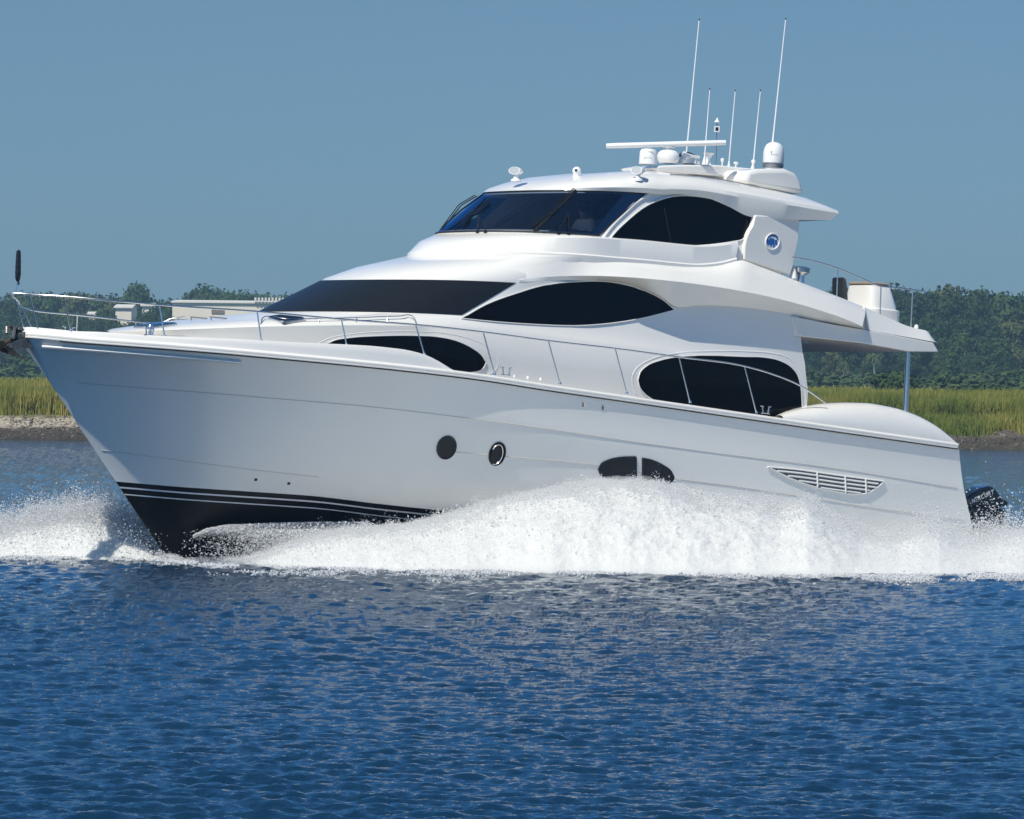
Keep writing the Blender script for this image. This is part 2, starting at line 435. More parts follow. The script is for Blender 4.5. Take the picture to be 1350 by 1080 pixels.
# ------------------------------------------------------------------ superstructure rings
NS, NF, NB = 26, 56, 10
class Tier:
    def __init__(s, bulge=0.0, crown=0.0): s.R = []; s.bulge = bulge; s.crown = crown
    def ring(s, u0, a, w, n, ub, wb, zside, zf, ep=1.6, bulge=None):
        """zside: list (u,z) aft of u0; front rises/falls from z(u0) to zf"""
        zc_ = float(sinterp(u0, zside)) if len(zside) > 1 else zside[0][1]
        def z_at(u): return (float(sinterp(u, zside)) if len(zside) > 1 else zside[0][1]) if u <= u0 else zc_+(zf-zc_)*((u-u0)/a)**ep
        P = []
        for k in range(NS):
            t = k/NS; u = ub+(u0-ub)*t; v = wb+(w-wb)*math.sin(t*math.pi/2); P.append((u, v, z_at(u)))
        for k in range(NF+1):
            th = math.pi/2-math.pi*k/NF; c = abs(math.cos(th))**(2./n); sn = abs(math.sin(th))**(2./n)*(1 if th >= 0 else -1)
            P.append((u0+a*c, w*sn, z_at(u0+a*c)))
        for k in range(NS-1, -1, -1):
            q = P[k]; P.append((q[0], -q[1], q[2]))
        bu = s.bulge if bulge is None else bulge
        for k in range(1, NB):
            v = -wb+2*wb*k/NB; P.append((ub-bu*(1-(v/wb)**2), v, z_at(ub)+s.crown*(1-(v/wb)**2)))
        s.R.append(np.array(P)); return s
    def fit(s, u0, w, n, ub, wb, zside, target, a0=2.5, ep=1.6):
        """solve front length a and front height zf so the far silhouette passes the target pixel"""
        a = a0; zf = (zside[-1][1])
        for _ in range(60):
            s.ring(u0, a, w, n, ub, wb, zside, zf, ep); R = s.R.pop()
            Q = [pj(p) for p in R[NS:NS+NF+1]]; i = min(range(len(Q)), key=lambda j: Q[j][0]); q = Q[i]
            a += (q[0]-target[0])/75.0*0.8; zf += (q[1]-target[1])/75.0*0.8; a = max(a, .1)
        s.ring(u0, a, w, n, ub, wb, zside, zf, ep); s.last = (a, zf); return s
    def shrink(s, k, dz, cu):
        R = s.R[-1].copy(); R[:, 1] *= k; R[:, 0] = cu+(R[:, 0]-cu)*k; R[:, 2] += dz; s.R.append(R); return s
    def S(s, i, t):
        j = int(np.clip(math.floor(t), 0, len(s.R)-2)); f = t-j; i0 = int(np.clip(math.floor(i), 0, len(s.R[0])-2)); g = i-i0
        A = s.R[j][i0]*(1-g)+s.R[j][i0+1]*g; Bb = s.R[j+1][i0]*(1-g)+s.R[j+1][i0+1]*g
        return A*(1-f)+Bb*f
    def mesh(s, skip=None, cap=True, sub=None):
        mb = MB(); n = len(s.R[0])
        G = np.array(s.R)
        for j in range(len(G)-1):
            for i in range(n):
                if skip and skip(j, i): continue
                i2 = (i+1) % n
                mb.add([G[j][i], G[j][i2], G[j+1][i2], G[j+1][i]], [(0, 1, 2, 3)])
        if cap:
            R = G[-1]; c = R.mean(axis=0); c[2] += getattr(s, 'capz', 0.0)
            for i in range(n): mb.add([R[i], R[(i+1) % n], c], [(0, 1, 2)])
        return mb
def zl(pts, v): return sorted([(lambda p: (p[0], p[2]))(onv(x, y, v)) for x, y in pts])

def pick_theta(T, t, px):
    """index on the port front of ring t whose projection has that px"""
    best = None
    I = np.linspace(NS, NS+NF/2.0, 400); X = [pj(T.S(i, t))[0] for i in I]
    X = np.array(X); k = int(np.argmin(abs(X-px))); return I[k]
# ------------------------------------------------------------------ main deck house
T1 = Tier()
T1.ring(12.0, 6.7, 2.22, 1.9, 4.25, 2.18, [(0, 1.3)], 1.6)
T1.fit(12.2, 2.29, 2.0, 4.3, 2.27, [(4, 2.52), (9, 2.53), (12.2, 2.57)], (150, 441), 6.0)
T1.R[-1][:, 2] = np.minimum(T1.R[-1][:, 2], 2.57)
T1.fit(12.4, 2.24, 2.0, 4.4, 2.26, [(4, 2.95), (12.4, 3.10)], (141, 436.6), 5.6)
T1.fit(12.4, 2.19, 2.0, 4.4, 2.26, [(4, 3.0), (12.4, 3.17)], (146, 434.5), 5.5)
T1.fit(12.1, 2.14, 2.1, 4.45, 2.26, [(4, 3.15), (12.1, 3.27)], (215, 424.6), 4.5)
T1.fit(11.8, 2.10, 2.3, 4.5, 2.26, [(4, 3.28), (11.8, 3.34)], (338, 412.5), 3.2)
K_WSB = len(T1.R)-1
T1.fit(10.7, 1.99, 2.4, 4.62, 2.22, [(4, 3.95), (8, 4.15), (10.7, 4.05)], (424, 370), 3.2)
K_WST = len(T1.R)-1
T1.fit(10.65, 2.00, 2.4, 4.62, 2.22, [(4, 3.98), (8, 4.18), (10.65, 4.09)], (428, 367), 3.2)
T1.fit(10.2, 1.97, 2.4, 4.62, 2.20, [(4, 4.05), (8, 4.30), (10.2, 4.30)], (470, 352.5), 3.0)
T1.fit(9.7, 2.02, 2.4, 4.62, 2.15, [(4, 4.1), (7, 4.60), (9.7, 4.62)], (536, 338), 2.7)
H1 = T1.mesh(); house = H1.build('deckhouse', M_GEL, yacht, autos=32); BV1 = bvh_of(house)

def band_patch(T, ka, kb, t0, t1, pa, pb, off, name, m, parent=yacht, nt_=10, ni=60, sub=None):
    """glass following the front of a tier between rings ka..kb; pa/pb: port-corner pixel x at bottom/top"""
    ia, ib = pick_theta(T, ka, pa), pick_theta(T, kb, pb); mid = NS+NF/2.0
    G = []
    for j in range(nt_+1):
        f = t0+(t1-t0)*j/nt_; i0 = ia+(ib-ia)*f; row = []
        for k in range(ni+1):
            i = i0+(2*(mid-i0))*k/ni; row.append(T.S(i, ka+(kb-ka)*f))
        G.append(row)
    G = np.array(G)
    du = np.gradient(G, axis=1); dv_ = np.gradient(G, axis=0); N = np.cross(du, dv_); N /= np.linalg.norm(N, axis=2)[:, :, None]
    ctr = np.array([G[..., 0].mean()-3, 0, G[..., 2].mean()-.5]); sg = np.sign(((G-ctr)*N).sum(axis=2).mean()); N *= sg
    mb = MB(); A = G+N*off; Bk = G-N*0.03; mb.grid(A, flip=sg < 0)
    ring_a = [A[0, k] for k in range(ni+1)]+[A[j, ni] for j in range(1, nt_+1)]+[A[nt_, k] for k in range(ni-1, -1, -1)]+[A[j, 0] for j in range(nt_-1, 0, -1)]
    ring_b = [Bk[0, k] for k in range(ni+1)]+[Bk[j, ni] for j in range(1, nt_+1)]+[Bk[nt_, k] for k in range(ni-1, -1, -1)]+[Bk[j, 0] for j in range(nt_-1, 0, -1)]
    return mb, A, N, ring_a, ring_b
mb, A, N, ra, rb = band_patch(T1, K_WSB, K_WST, 0.02, 0.98, 607, 681, 0.012, 'w', M_COVER)
for i in range(len(ra)):
    j = (i+1) % len(ra); mb.add([ra[i], ra[j], rb[j], rb[i]], [(0, 1, 2, 3)])
mb.build('windshield_cover', M_COVER, yacht, autos=40)

def win(bv, top, bot, name, m, off=0.012, nx=70, ny=12, lip=None, lipm=None, par=yacht, depth=0.03):
    """window laid on a side surface; top/bot: pixel polylines sharing both end points"""
    Tp, Bt = smoothline(top, 200), smoothline(bot, 200)
    x0, x1 = top[0][0], top[-1][0]; G = []
    for k in range(nx+1):
        s = 0.5-0.5*math.cos(math.pi*k/nx); x = x0+(x1-x0)*s
        ya = float(np.interp(x, Tp[:, 0], Tp[:, 1])); yb = float(np.interp(x, Bt[:, 0], Bt[:, 1])); col = []
        for j in range(ny+1):
            y = ya+(yb-ya)*j/ny; p, n = hitn(bv, x, y)
            if p is None: col.append(col[-1] if col else G[-1][j]); continue
            col.append(p+n*off)
        G.append(col)
    G = np.array(G); mb = MB(); mb.grid(G)
    edge = [G[k, 0] for k in range(nx+1)]+[G[nx, j] for j in range(1, ny+1)]+[G[k, ny] for k in range(nx-1, -1, -1)]+[G[0, j] for j in range(ny-1, 0, -1)]
    inn = [e-np.array([0, depth, 0]) for e in edge]
    for i in range(len(edge)):
        j = (i+1) % len(edge); mb.add([edge[i], edge[j], inn[j], inn[i]], [(0, 1, 2, 3)])
    a, b = both(mb, name, m, par, autos=40)
    if lip:
        eb = [edge[i] for i in range(0, len(edge))]
        mb = MB(); E_ = []
        for e in eb:
            if not E_ or np.linalg.norm(e-E_[-1]) > 0.02: E_.append(e)
        E_.append(E_[0]); mb.tube(E_, lip, 6)
        mb.build('window_frame', lipm or M_GEL, a); mb.mirror().build('window_frame', lipm or M_GEL, b)
    return G
win(BV1, [(608, 420.5), (640, 402), (680, 387), (720, 375.5), (760, 371.5), (800, 371.5), (830, 377), (858, 387), (876, 397.5), (889, 409)],
    [(608, 420.5), (650, 424.5), (700, 428), (757, 429.8), (800, 427), (850, 419), (889, 409)], 'saloon_window', M_GLASS, lip=0.011)
# lower forward window (runs behind the bulwark)
win(BV1, [(428, 455), (440, 449), (460, 445.5), (500, 443), (545, 442.5), (575, 444), (600, 449), (622, 459), (634, 468), (640.5, 478)],
    [(428, 455), (450, 460), (500, 478), (560, 486), (600, 490), (622, 491), (635, 487), (640.5, 478)], 'forward_cabin_window', M_GLASS, lip=0.010)
# aft saloon window
win(BV1, [(840.5, 501), (844, 490), (852, 482.5), (872, 474.5), (900, 470), (940, 469), (980, 470.3), (1005, 471), (1026, 475), (1040, 482), (1050, 493), (1055, 510), (1057, 537)],
    [(840.5, 501), (843, 511), (849, 519), (862, 528), (900, 541), (960, 551), (1010, 558), (1045, 556), (1054, 548), (1057, 537)], 'aft_saloon_window', M_GLASS, lip=0.010)
# recess outlines (raised surrounds) of the windows
def surround(pxs, bv, r, name='window_surround', m=M_GEL):
    L = smoothline(pxs, 70); P = [hit(bv, x, y, -0.017) for x, y in L]; P = [p for p in P if p is not None]; mb = MB(); mb.tube(P, r, 8); return both(mb, name, m)
surround([(419, 453), (436, 445.5), (460, 441), (500, 437.5), (550, 437), (590, 440), (620, 447), (645, 459), (657, 474), (655, 486), (645, 494)], BV1, 0.022)
surround([(838, 520), (834, 507), (834, 495), (840, 485), (858, 474), (890, 466), (940, 463), (990, 463.5), (1020, 466), (1040, 472), (1052, 485), (1060, 505), (1063, 530)], BV1, 0.024)
surround([(606, 418), (640, 399.5), (680, 384), (719, 372.5)], BV1, 0.014)

# ------------------------------------------------------------------ sweeping wings (flybridge sides)
vin1 = lambda x: float(np.interp(x, [682, 800, 960, 1141], [1.93, 1.98, 2.05, 2.10]))
vin2 = lambda x: float(np.interp(x, [682, 735, 880, 1141], [2.02, 2.15, 2.46, 2.54]))
vin3 = lambda x: float(np.interp(x, [682, 735, 889, 1141], [1.96, 2.0, 2.16, 2.26]))
L1P = [(660, 344), (700, 338.5), (737, 337.5), (780, 339.5), (847, 345), (913, 351.5), (949, 350), (965, 346.5), (979, 343.3), (1000, 350.5), (1060, 373.5), (1100, 388.6), (1141.5, 404.8)]
L2P = [(676, 371), (700, 367.5), (735, 364.5), (780, 363.6), (824, 365.3), (880, 370), (958, 380.5), (1024, 393.5), (1080, 409), (1115, 421), (1137, 430.5)]
L3P = [(676, 373), (700, 371.0), (735, 369.5), (770, 370), (800, 371), (830, 375), (858, 384), (876, 394), (889, 403.5), (920, 402.6), (958, 403.6), (1024, 411), (1080, 423), (1115, 430), (1141, 434.5)]
def l3d(L, vf, n=90):
    s = smoothline(L, n*3); xs = np.linspace(L[0][0], L[-1][0], n)
    return [onv(x, float(np.interp(x, s[:, 0], s[:, 1])), vf(x)) for x in xs]
E1, E2, E3 = l3d(L1P, vin1), l3d(L2P, vin2), l3d(L3P, vin3)
def wing_line(L, vf, xs):
    s = smoothline(L, 300); out = []
    for x in xs:
        y = float(np.interp(x, s[:, 0], s[:, 1])); p = onv(x, y, vf(x)); q = np.clip((x-684)/150., 0, 1); q = q*q*(3-2*q)
        if q < 1:
            h = hit(BV1, x, y, .004)
            if h is not None: p = h*(1-q)+p*q
        out.append(p)
    return out
XS = np.concatenate([np.linspace(684, 800, 50)[:-1], np.linspace(800, 1137, 60)]); XE = XS.copy()
LMP = None
E1 = wing_line(L1P, vin1, XS*1.0+(XS-684)*4.5/453*1.0); E2 = wing_line(L2P, vin2, XS); E3 = wing_line(L3P, vin3, XS+(XS-684)*4/453)
s1, s2 = smoothline(L1P, 300), smoothline(L2P, 300)
EM = []
for k, x in enumerate(XS):
    y = .5*float(np.interp(x, s1[:, 0], s1[:, 1]))+.5*float(np.interp(x, s2[:, 0], s2[:, 1])); q = np.clip((x-684)/150., 0, 1); q = q*q*(3-2*q); p = E1[k]*.5+E2[k]*.5+np.array([0, .02, .025])
    if q < 1:
        h = hit(BV1, x, y, .004)
        if h is not None: p = h*(1-q)+p*q
    EM.append(p)
mb = MB(); G = []
for p1, p2, p3, pm in zip(E1, E2, E3, EM):
    inn = np.array([p1[0], p1[1]-0.16, p1[2]-0.0]); d = np.array([p1[0], 1.6, p1[2]-0.35]); bot = np.array([p3[0], p3[1]-.45, p3[2]+.02])
    m1 = pm
    rr = p2+(p1-p2)*0.05; r2 = p2+(p3-p2)*0.05
    G.append([d, inn, p1+np.array([0, -.03, 0.0]), p1+(p2-p1)*.03, m1, rr, p2, r2, p3, bot])
G = np.array(G); mb.grid(G, closed_v=True)
k = G.shape[1]; mb.f.append(tuple(range(k))); mb.m.append(0); mb.f.append(tuple(len(G)*k-k+i for i in range(k))[::-1]); mb.m.append(0)
both(mb, 'flybridge_side', M_GEL, autos=28)
# overhanging flybridge deck slab
PS = [onv(x, y, 2.29) for x, y in [(1046, 417.5), (1100, 428), (1142, 434.8), (1190, 444), (1230.5, 451.6), (1238, 464.3), (1197, 463.7), (1137, 452.7), (1056, 443.9), (1050, 443)]]
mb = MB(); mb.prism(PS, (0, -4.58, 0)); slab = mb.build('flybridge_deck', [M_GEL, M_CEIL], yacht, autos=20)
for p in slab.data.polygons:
    if p.normal.z < -.7: p.material_index = 1  # downward faces get the colour darkened for shade
bv = slab.modifiers.new('bevel', 'BEVEL'); bv.width = 0.018; bv.segments = 2; bv.limit_method = 'ANGLE'
# aft flybridge coaming with sloping top
top = [(1139.5, 404.2), (1146, 407.8), (1170, 418.5), (1200, 431), (1212, 434), (1223, 437.2), (1226, 441), (1230, 450)]
mb = MB(); G = []
for x, y in smoothline(top, 30):
    yb = float(np.interp(x, [1139, 1145, 1230], [434, 436, 451])); tp_ = onv(x, y, 2.14); bt = onv(x, yb, 2.285); bt[0] = tp_[0]
    G.append([bt, bt*.15+tp_*.85, tp_, tp_+np.array([0, -.16, 0.0]), np.array([tp_[0], 1.95, bt[2]-.05])])
mb.grid(G); k = 5; mb.f.append(tuple(range(k))); mb.m.append(0); mb.f.append(tuple(len(G)*k-k+i for i in range(k))[::-1]); mb.m.append(0)
both(mb, 'aft_flybridge_coaming', M_GEL)
pz = onv(1221, 437.5, 2.1); mb = MB(); mb.box((pz[0]+.02, 0, pz[2]-.16), (0.10, 3.9, 0.30)); mb.build('aft_flybridge_coaming', M_GEL, yacht)
pz = onv(1208, 434.5, 2.1); mb = MB(); mb.lathe(pz+np.array([0, 0, 0]), [(0.0, .10), (.03, .09), (.045, .05), (.045, 0)], 12); mb.build('stern_light', M_GEL, yacht)
# ceiling panel and down-lights under the overhang
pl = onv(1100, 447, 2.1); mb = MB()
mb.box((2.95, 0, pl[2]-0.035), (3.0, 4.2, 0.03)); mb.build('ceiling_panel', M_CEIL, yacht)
for q in (-1.2, 0, 1.2):
    mb = MB(); mb.lathe((3.4, q, pl[2]-.058), [(0, 0), (.05, 0), (.06, .012)], 16); mb.build('down_light', M_SS, yacht)

# ------------------------------------------------------------------ skylounge
T2 = Tier()
zs = lambda d: [(6.0, 4.92+d), (6.6, 4.76+d), (7.25, 4.68+d), (8.5, 4.66+d), (9.6, 4.63+d)]
T2.ring(9.2, 2.6, 2.02, 2.3, 6.2, 1.98, [(6, 4.5), (9, 4.35)], 4.3)
T2.fit(9.3, 2.06, 2.3, 6.1, 2.02, zs(-.0), (536.5, 337.5), 2.9)
T2.fit(9.3, 2.06, 2.3, 6.1, 2.02, zs(.035), (537, 334.8), 2.9)
T2.fit(9.3, 2.02, 2.3, 6.1, 1.99, zs(.06), (539, 333), 2.9)
T2.fit(9.2, 1.985, 2.3, 6.05, 1.975, [(6.0, 5.24), (6.6, 5.12), (7.2, 5.06), (8.4, 5.04), (9.5, 5.01)], (553, 318.5), 2.6)
T2.fit(9.2, 1.965, 2.3, 6.05, 1.95, [(6.0, 5.28), (6.6, 5.15), (7.2, 5.09), (8.4, 5.07), (9.5, 5.03)], (557, 316.6), 2.6)
T2.fit(8.9, 1.86, 2.4, 6.1, 1.86, [(6.0, 5.29), (6.6, 5.16), (7.2, 5.10), (8.4, 5.09), (9.5, 5.05)], (573, 310.2), 2.2)
T2.mesh().build('skylounge_coaming', M_GEL, yacht, autos=32)
T3 = Tier()
T3.ring(8.85, 1.9, 1.90, 2.4, 4.8, 1.88, [(0, 4.3)], 4.6)
T3.fit(8.85, 1.90, 2.4, 4.8, 1.88, [(4, 5.06), (9, 5.06)], (574, 309.6), 2.2); SB = 1
T3.fit(7.95, 1.74, 2.4, 4.75, 1.82, [(4, 5.98), (7, 6.04), (8, 5.98)], (639, 255), 2.0); SSt = 2
T3.ring(7.6, 1.5, 1.5, 2.4, 4.75, 1.5, [(4, 6.1), (7, 6.2), (8, 6.12)], 6.1)
# leave an opening behind the windshield glass
wa, wb_ = pick_theta(T3, SB, 787.5), pick_theta(T3, SSt, 850.5)
i_open = int(math.ceil(max(wa, wb_)))+1
T3b = Tier(); T3b.R = [T3.R[0], T3.R[1], T3.R[1]*.93+T3.R[2]*.07, T3.R[1]*.06+T3.R[2]*.94, T3.R[2], T3.R[3]]
nring = 2*NS+NF+1
sk = T3b.mesh(skip=lambda j, i: j == 2 and i_open <= i < (2*NS+NF)-i_open)
skl = sk.build('skylounge', M_GEL, yacht, autos=32)
skf = T3.mesh().build('tmp', M_GEL, yacht); BV3 = bvh_of(skf); bpy.data.objects.remove(skf)
# dark cabin lining, so the glass looks into a real cabin
mb = MB()
Rl = [r.copy() for r in (T3.R[1], T3.R[2])]
for r in Rl: r[:, 1] *= .95; r[:, 0] = 7+(r[:, 0]-7)*.97
Tl = Tier(); Tl.R = [Rl[0]+np.array([0, 0, -.02]), Rl[0]*.9+Rl[1]*.1]
lm = Tl.mesh(cap=False); c0 = Rl[0].mean(axis=0)
n_ = len(Rl[0])
for i in range(n_): lm.add([Rl[0][i], Rl[0][(i+1) % n_], c0], [(0, 1, 2)])
lm.box((6.5, 0, 5.5), (.05, 3.4, 1.1)); lm.build('cabin_lining', M_INT, yacht, autos=None)
mb, A, N, ra, rb = band_patch(T3, SB, SSt, 0.015, 0.985, 788, 851, 0.015, 'w', M_WS)
wsg = mb.build('windshield', M_WS, yacht, autos=60, fix=False)
for e0 in (A[0], A[-1]):   # rubber seals top and bottom
    m2 = MB(); m2.tube([p for p in e0], 0.016, 6); m2.build('window_seal', M_RUB, wsg)
for c in (0, -1):
    m2 = MB(); m2.tube([p for p in A[:, c]], 0.016, 6); m2.build('window_seal', M_RUB, wsg)
nI = A.shape[1]
def col_at_px(row, px):
    X = [pj(p)[0] for p in A[row, :nI//2+12]]; return int(np.argmin(abs(np.array(X)-px)))
def wpt(px, t):   # point on the glass at a pixel x and a height fraction
    r = t*(A.shape[0]-1); a = int(min(math.floor(r), A.shape[0]-2)); f = r-a
    c = col_at_px(int(round(r)), px); return A[a, c]*(1-f)+A[a+1, c]*f, N[a, c]
# mullions (dark) - port one leans back along the pane joint, starboard one mirrors it
P0, n0 = wpt(704, 0.0); P1, n1 = wpt(760, 1.0)
m2 = MB()
L = [wpt(704+(760-704)*t, t)[0] for t in np.linspace(0, 1, 8)]
m2.tube(smoothline([L[0], L[3]*.5+L[4]*.5, L[-1]], 12), 0.035, 6)
m2.build('windshield_mullion', M_RUB, yacht); m2.mirror().build('windshield_mullion', M_RUB, yacht)
# wipers
def wiper(bx, tipx, tipt, blade=((0, 0), (0, 0)), base_t=-0.02):
    b, n = wpt(bx, 0.0); w = MB()
    pts = []
    for q in (0, 1):
        o = np.array([0.0, 0, 0]); b2, n2 = wpt(bx+q*9-4, 0.0)
        mid, nm = wpt(bx+(tipx-bx)*.55, tipt*.55)
        w.tube([b2+n2*.02+np.array([0, 0, -.05]), b2+n2*.05, mid+nm*.05], 0.010, 6)
        w.lathe(b2+n2*.03+np.array([0, 0, -.07]), [(.0, .0), (.03, .0), (.03, .05), (0, .06)], 8)
    o = w.build('wiper', M_BLACK, yacht)
    bl = MB(); Q = []
    for t in np.linspace(0, 1, 6):
        x = blade[0][0]+(blade[1][0]-blade[0][0])*t; f = blade[0][1]+(blade[1][1]-blade[0][1])*t; p, n = wpt(x, f); Q.append(p+n*.03)
    bl.tube(Q, 0.017, 6); bl.tube([q+np.array([.02, 0, .035]) for q in Q], 0.009, 6)
    bl.build('wiper_blade', M_BLACK, o)
wiper(743, 751, .75, blade=((706, .08), (759, .98)))
wiper(636, 627, .55, blade=((609, .12), (645, .72)))
# far wiper, seen against the sky at the starboard corner
def wst(i, t): return A[int(round(t*(A.shape[0]-1))), i]
w = MB(); c = int(nI*.60); nn = N[0, c]
w.tube([A[0, c]+nn*.04, A[5, c]+nn*.16, A[8, c]+nn*.10], .011, 6); w.tube([A[0, c+1]+nn*.04, A[5, c+1]+nn*.18, A[8, c+1]+nn*.12], .010, 6); o = w.build('wiper', M_BLACK, yacht)
w = MB(); w.tube([A[0, c-1]+nn*.10, A[4, c-2]+nn*.14, A[9, c]+nn*.05], .017, 6); w.build('wiper_blade', M_BLACK, o)
# skylounge side windows
win(BV3, [(800, 319.5), (812, 305), (829, 289), (847, 274.5), (867, 264.5), (887, 259), (914, 258.6), (941, 263), (973, 273.5), (996.5, 286.5)],
    [(800, 319.5), (830, 322), (869, 324), (913, 324.6), (945, 322), (965, 319), (979, 315.5), (987, 302), (996.5, 286.5)], 'skylounge_window', M_GLASS, lip=0.015)
# joint post of the side window, faint
for a, b in (((875, 274), (884, 322)),):
    L = [hit(BV3, a[0]+(b[0]-a[0])*t, a[1]+(b[1]-a[1])*t, .016) for t in np.linspace(0, 1, 8)]; m2 = MB(); m2.tube(L, .007, 6); both(m2, 'window_divider', M_RUB)
# A pillars, white, between windshield and side glass
L = [hit(BV3, x, y, -.01) for x, y in smoothline([(793.5, 316), (806, 299), (825, 280), (840, 266.5), (856, 256.5)], 24)]
m2 = MB(); m2.tube([p for p in L if p is not None], 0.045, 8); both(m2, 'windshield_pillar', M_GEL)

# ------------------------------------------------------------------ hardtop
T4 = Tier(bulge=0.55, crown=0.05)
z_u = [(3.78, 5.87), (4.7, 5.80), (5.7, 5.76), (6.3, 5.92), (6.9, 6.03), (7.4, 6.03), (7.8, 5.99), (8.3, 5.94)]
T4.ring(7.9, 1.7, 1.62, 2.4, 4.0, 1.75, [(q[0], q[1]+.10) for q in z_u], 6.02)
T4.fit(7.95, 1.80, 2.4, 3.82, 2.12, z_u, (636.5, 255), 2.2)
T4.fit(7.95, 1.86, 2.4, 3.74, 2.26, [(3.7, 6.00), (5.0, 6.06), (6.0, 6.10), (7.0, 6.14), (7.7, 6.10), (8.3, 6.01)], (638, 252.5), 2.2)
T4.fit(7.9, 1.84, 2.4, 3.76, 2.25, [(3.7, 6.05), (5.0, 6.13), (6.0, 6.18), (7.0, 6.21), (7.7, 6.17), (8.3, 6.07)], (644, 248.5), 2.1)
T4.fit(7.8, 1.74, 2.3, 3.85, 2.03, [(3.7, 6.13), (5.0, 6.22), (6.0, 6.29), (7.0, 6.33), (7.7, 6.27), (8.3, 6.15)], (666, 241.3), 1.9)
T4.fit(7.5, 1.45, 2.2, 4.1, 1.7, [(3.7, 6.25), (5.0, 6.34), (6.0, 6.41), (7.0, 6.44), (7.7, 6.38)], (698, 234.2), 1.7)
T4.fit(7.2, 0.95, 2.1, 4.4, 1.2, [(3.7, 6.35), (5.0, 6.44), (6.0, 6.51), (7.2, 6.50)], (745, 229.8), 1.4)
T4.capz = 0.03
ht = T4.mesh().build('hardtop', M_GEL, yacht, autos=30); BV4 = bvh_of(ht)
# emblem panel abaft the skylounge window
PP = smoothline([(992.5, 298), (987, 307), (983, 320), (981.5, 342)], 8).tolist()+[(1042, 362.5), (1046, 350), (1053, 314.5), (1054, 286), (996, 284)]
mb = MB(); mb.prism([onv(x, y, 1.96) for x, y in PP], (0, -.12, 0)); a, b = both(mb, 'emblem_panel', M_GEL, autos=25)
for o in (a, b):
    bv = o.modifiers.new('bevel', 'BEVEL'); bv.width = 0.02; bv.segments = 3; bv.limit_method = 'ANGLE'
def ell(cx, cy, rx, ry, v, n=28, rot=0.0):
    v = v-.04
    out = []
    for t in np.linspace(0, 2*math.pi, n, endpoint=False):
        x, y = rx*math.cos(t), ry*math.sin(t); out.append(onv(cx+x*math.cos(rot)-y*math.sin(rot), cy+x*math.sin(rot)+y*math.cos(rot), v))
    return out
ec = ell(1018.5, 318.6, 9.0, 10.6, 2.012, rot=.2); mb = MB(); mb.tube(ec+[ec[0]], .013, 8); both(mb, 'emblem_ring', M_GEL)
em = MB(); em.prism(ell(1018.5, 318.6, 8.2, 9.9, 2.008, rot=.2), (0, -.02, 0)); ea, eb = both(em, 'emblem', M_DOME)
# blue figures of the emblem: arch over an M flanked by wings
def ebar(p, q, w, v=2.0125):
    v = v-.04; a, b = onv(*p, v), onv(*q, v); d = (b-a)/np.linalg.norm(b-a); nn_ = np.cross(d, [0, 1, 0]); 
    return [a+nn_*w, b+nn_*w, b-nn_*w, a-nn_*w]
em = MB()
for p, q, w in [((1011.5, 316.5), (1013.5, 323), .030), ((1014.5, 316), (1017, 325), .022), ((1016.2, 315), (1018.2, 322), .016), ((1018.2, 322), (1019, 315.5), .014), ((1019.5, 315.5), (1020.5, 326), .022), ((1022.8, 316.5), (1023.6, 323), .030), ((1015, 315), (1020.8, 315.8), .014)]:
    em.prism(ebar(p, q, w), (0, -.008, 0))
arc = [(1018.5+8*math.cos(t), 318.6+8.6*math.sin(t)) for t in np.linspace(math.radians(200), math.radians(345), 10)]
for i in range(9): em.prism(ebar(arc[i], arc[i+1], .022, 2.0118), (0, -.008, 0))
em.build('emblem_mark', M_BLUE, ea, smooth=False); em.mirror().build('emblem_mark', M_BLUE, eb, smooth=False)

# ------------------------------------------------------------------ hull fittings
def hdisc(cx, cy, rx, ry, rot, off, n=32, k=1.0):
    out = []
    for t in np.linspace(0, 2*math.pi, n, endpoint=False):
        x, y = k*rx*math.cos(t), k*ry*math.sin(t); p, nn_ = hitn(BV_H, cx+x*math.cos(rot)-y*math.sin(rot), cy+x*math.sin(rot)+y*math.cos(rot)); out.append(p+nn_*off)
    return out
def hport(cx, cy, rx, ry, rot, openp=False):
    mb = MB(); e = hdisc(cx, cy, rx, ry, rot, .010); c = np.mean(e, axis=0)
    for i in range(len(e)): mb.add([e[i], e[(i+1) % len(e)], c], [(0, 1, 2)])
    i2 = hdisc(cx, cy, rx, ry, rot, -.02)
    for i in range(len(e)): j = (i+1) % len(e); mb.add([e[i], e[j], i2[j], i2[i]], [(0, 1, 2, 3)])
    a, b = both(mb, 'porthole', M_COVER if not openp else M_GLASS)
    t = MB(); t.tube(e+[e[0]], .013, 6, cap=False); t.build('porthole_rim', M_BLACK, a); t.mirror().build('porthole_rim', M_BLACK, b)
    if openp:
        e = hdisc(cx-1.5, cy+.5, rx*.72, ry*.86, rot, .03); t = MB(); t.tube(e[18:]+e[:10], .012, 6, cap=False); t.build('porthole_ring', M_SS, a); t.mirror().build('porthole_ring', M_SS, b)
        e = hdisc(cx-3, cy+1, rx*.62, ry*.8, rot, .028); c = np.mean(e, axis=0); t = MB()
        for i in range(len(e)): t.add([e[i], e[(i+1) % len(e)], c], [(0, 1, 2)])
        t.build('porthole_cover', M_COVER, a); t.mirror().build('porthole_cover', M_COVER, b)
hport(588.5, 590, 12.2, 15.2, .35); hport(655.3, 598.3, 10.2, 15.4, .3, True)
def hwin(top, bot, name, m):
    win(BV_H, top, bot, name, m, nx=30, ny=8, lip=.012, lipm=M_BLACK)
hwin([(788.8, 619), (792, 612), (802, 606.5), (818, 603), (838.5, 602.3)], [(788.8, 619), (791, 625), (800, 630), (818, 634), (838.5, 636)], 'hull_window', M_COVER)
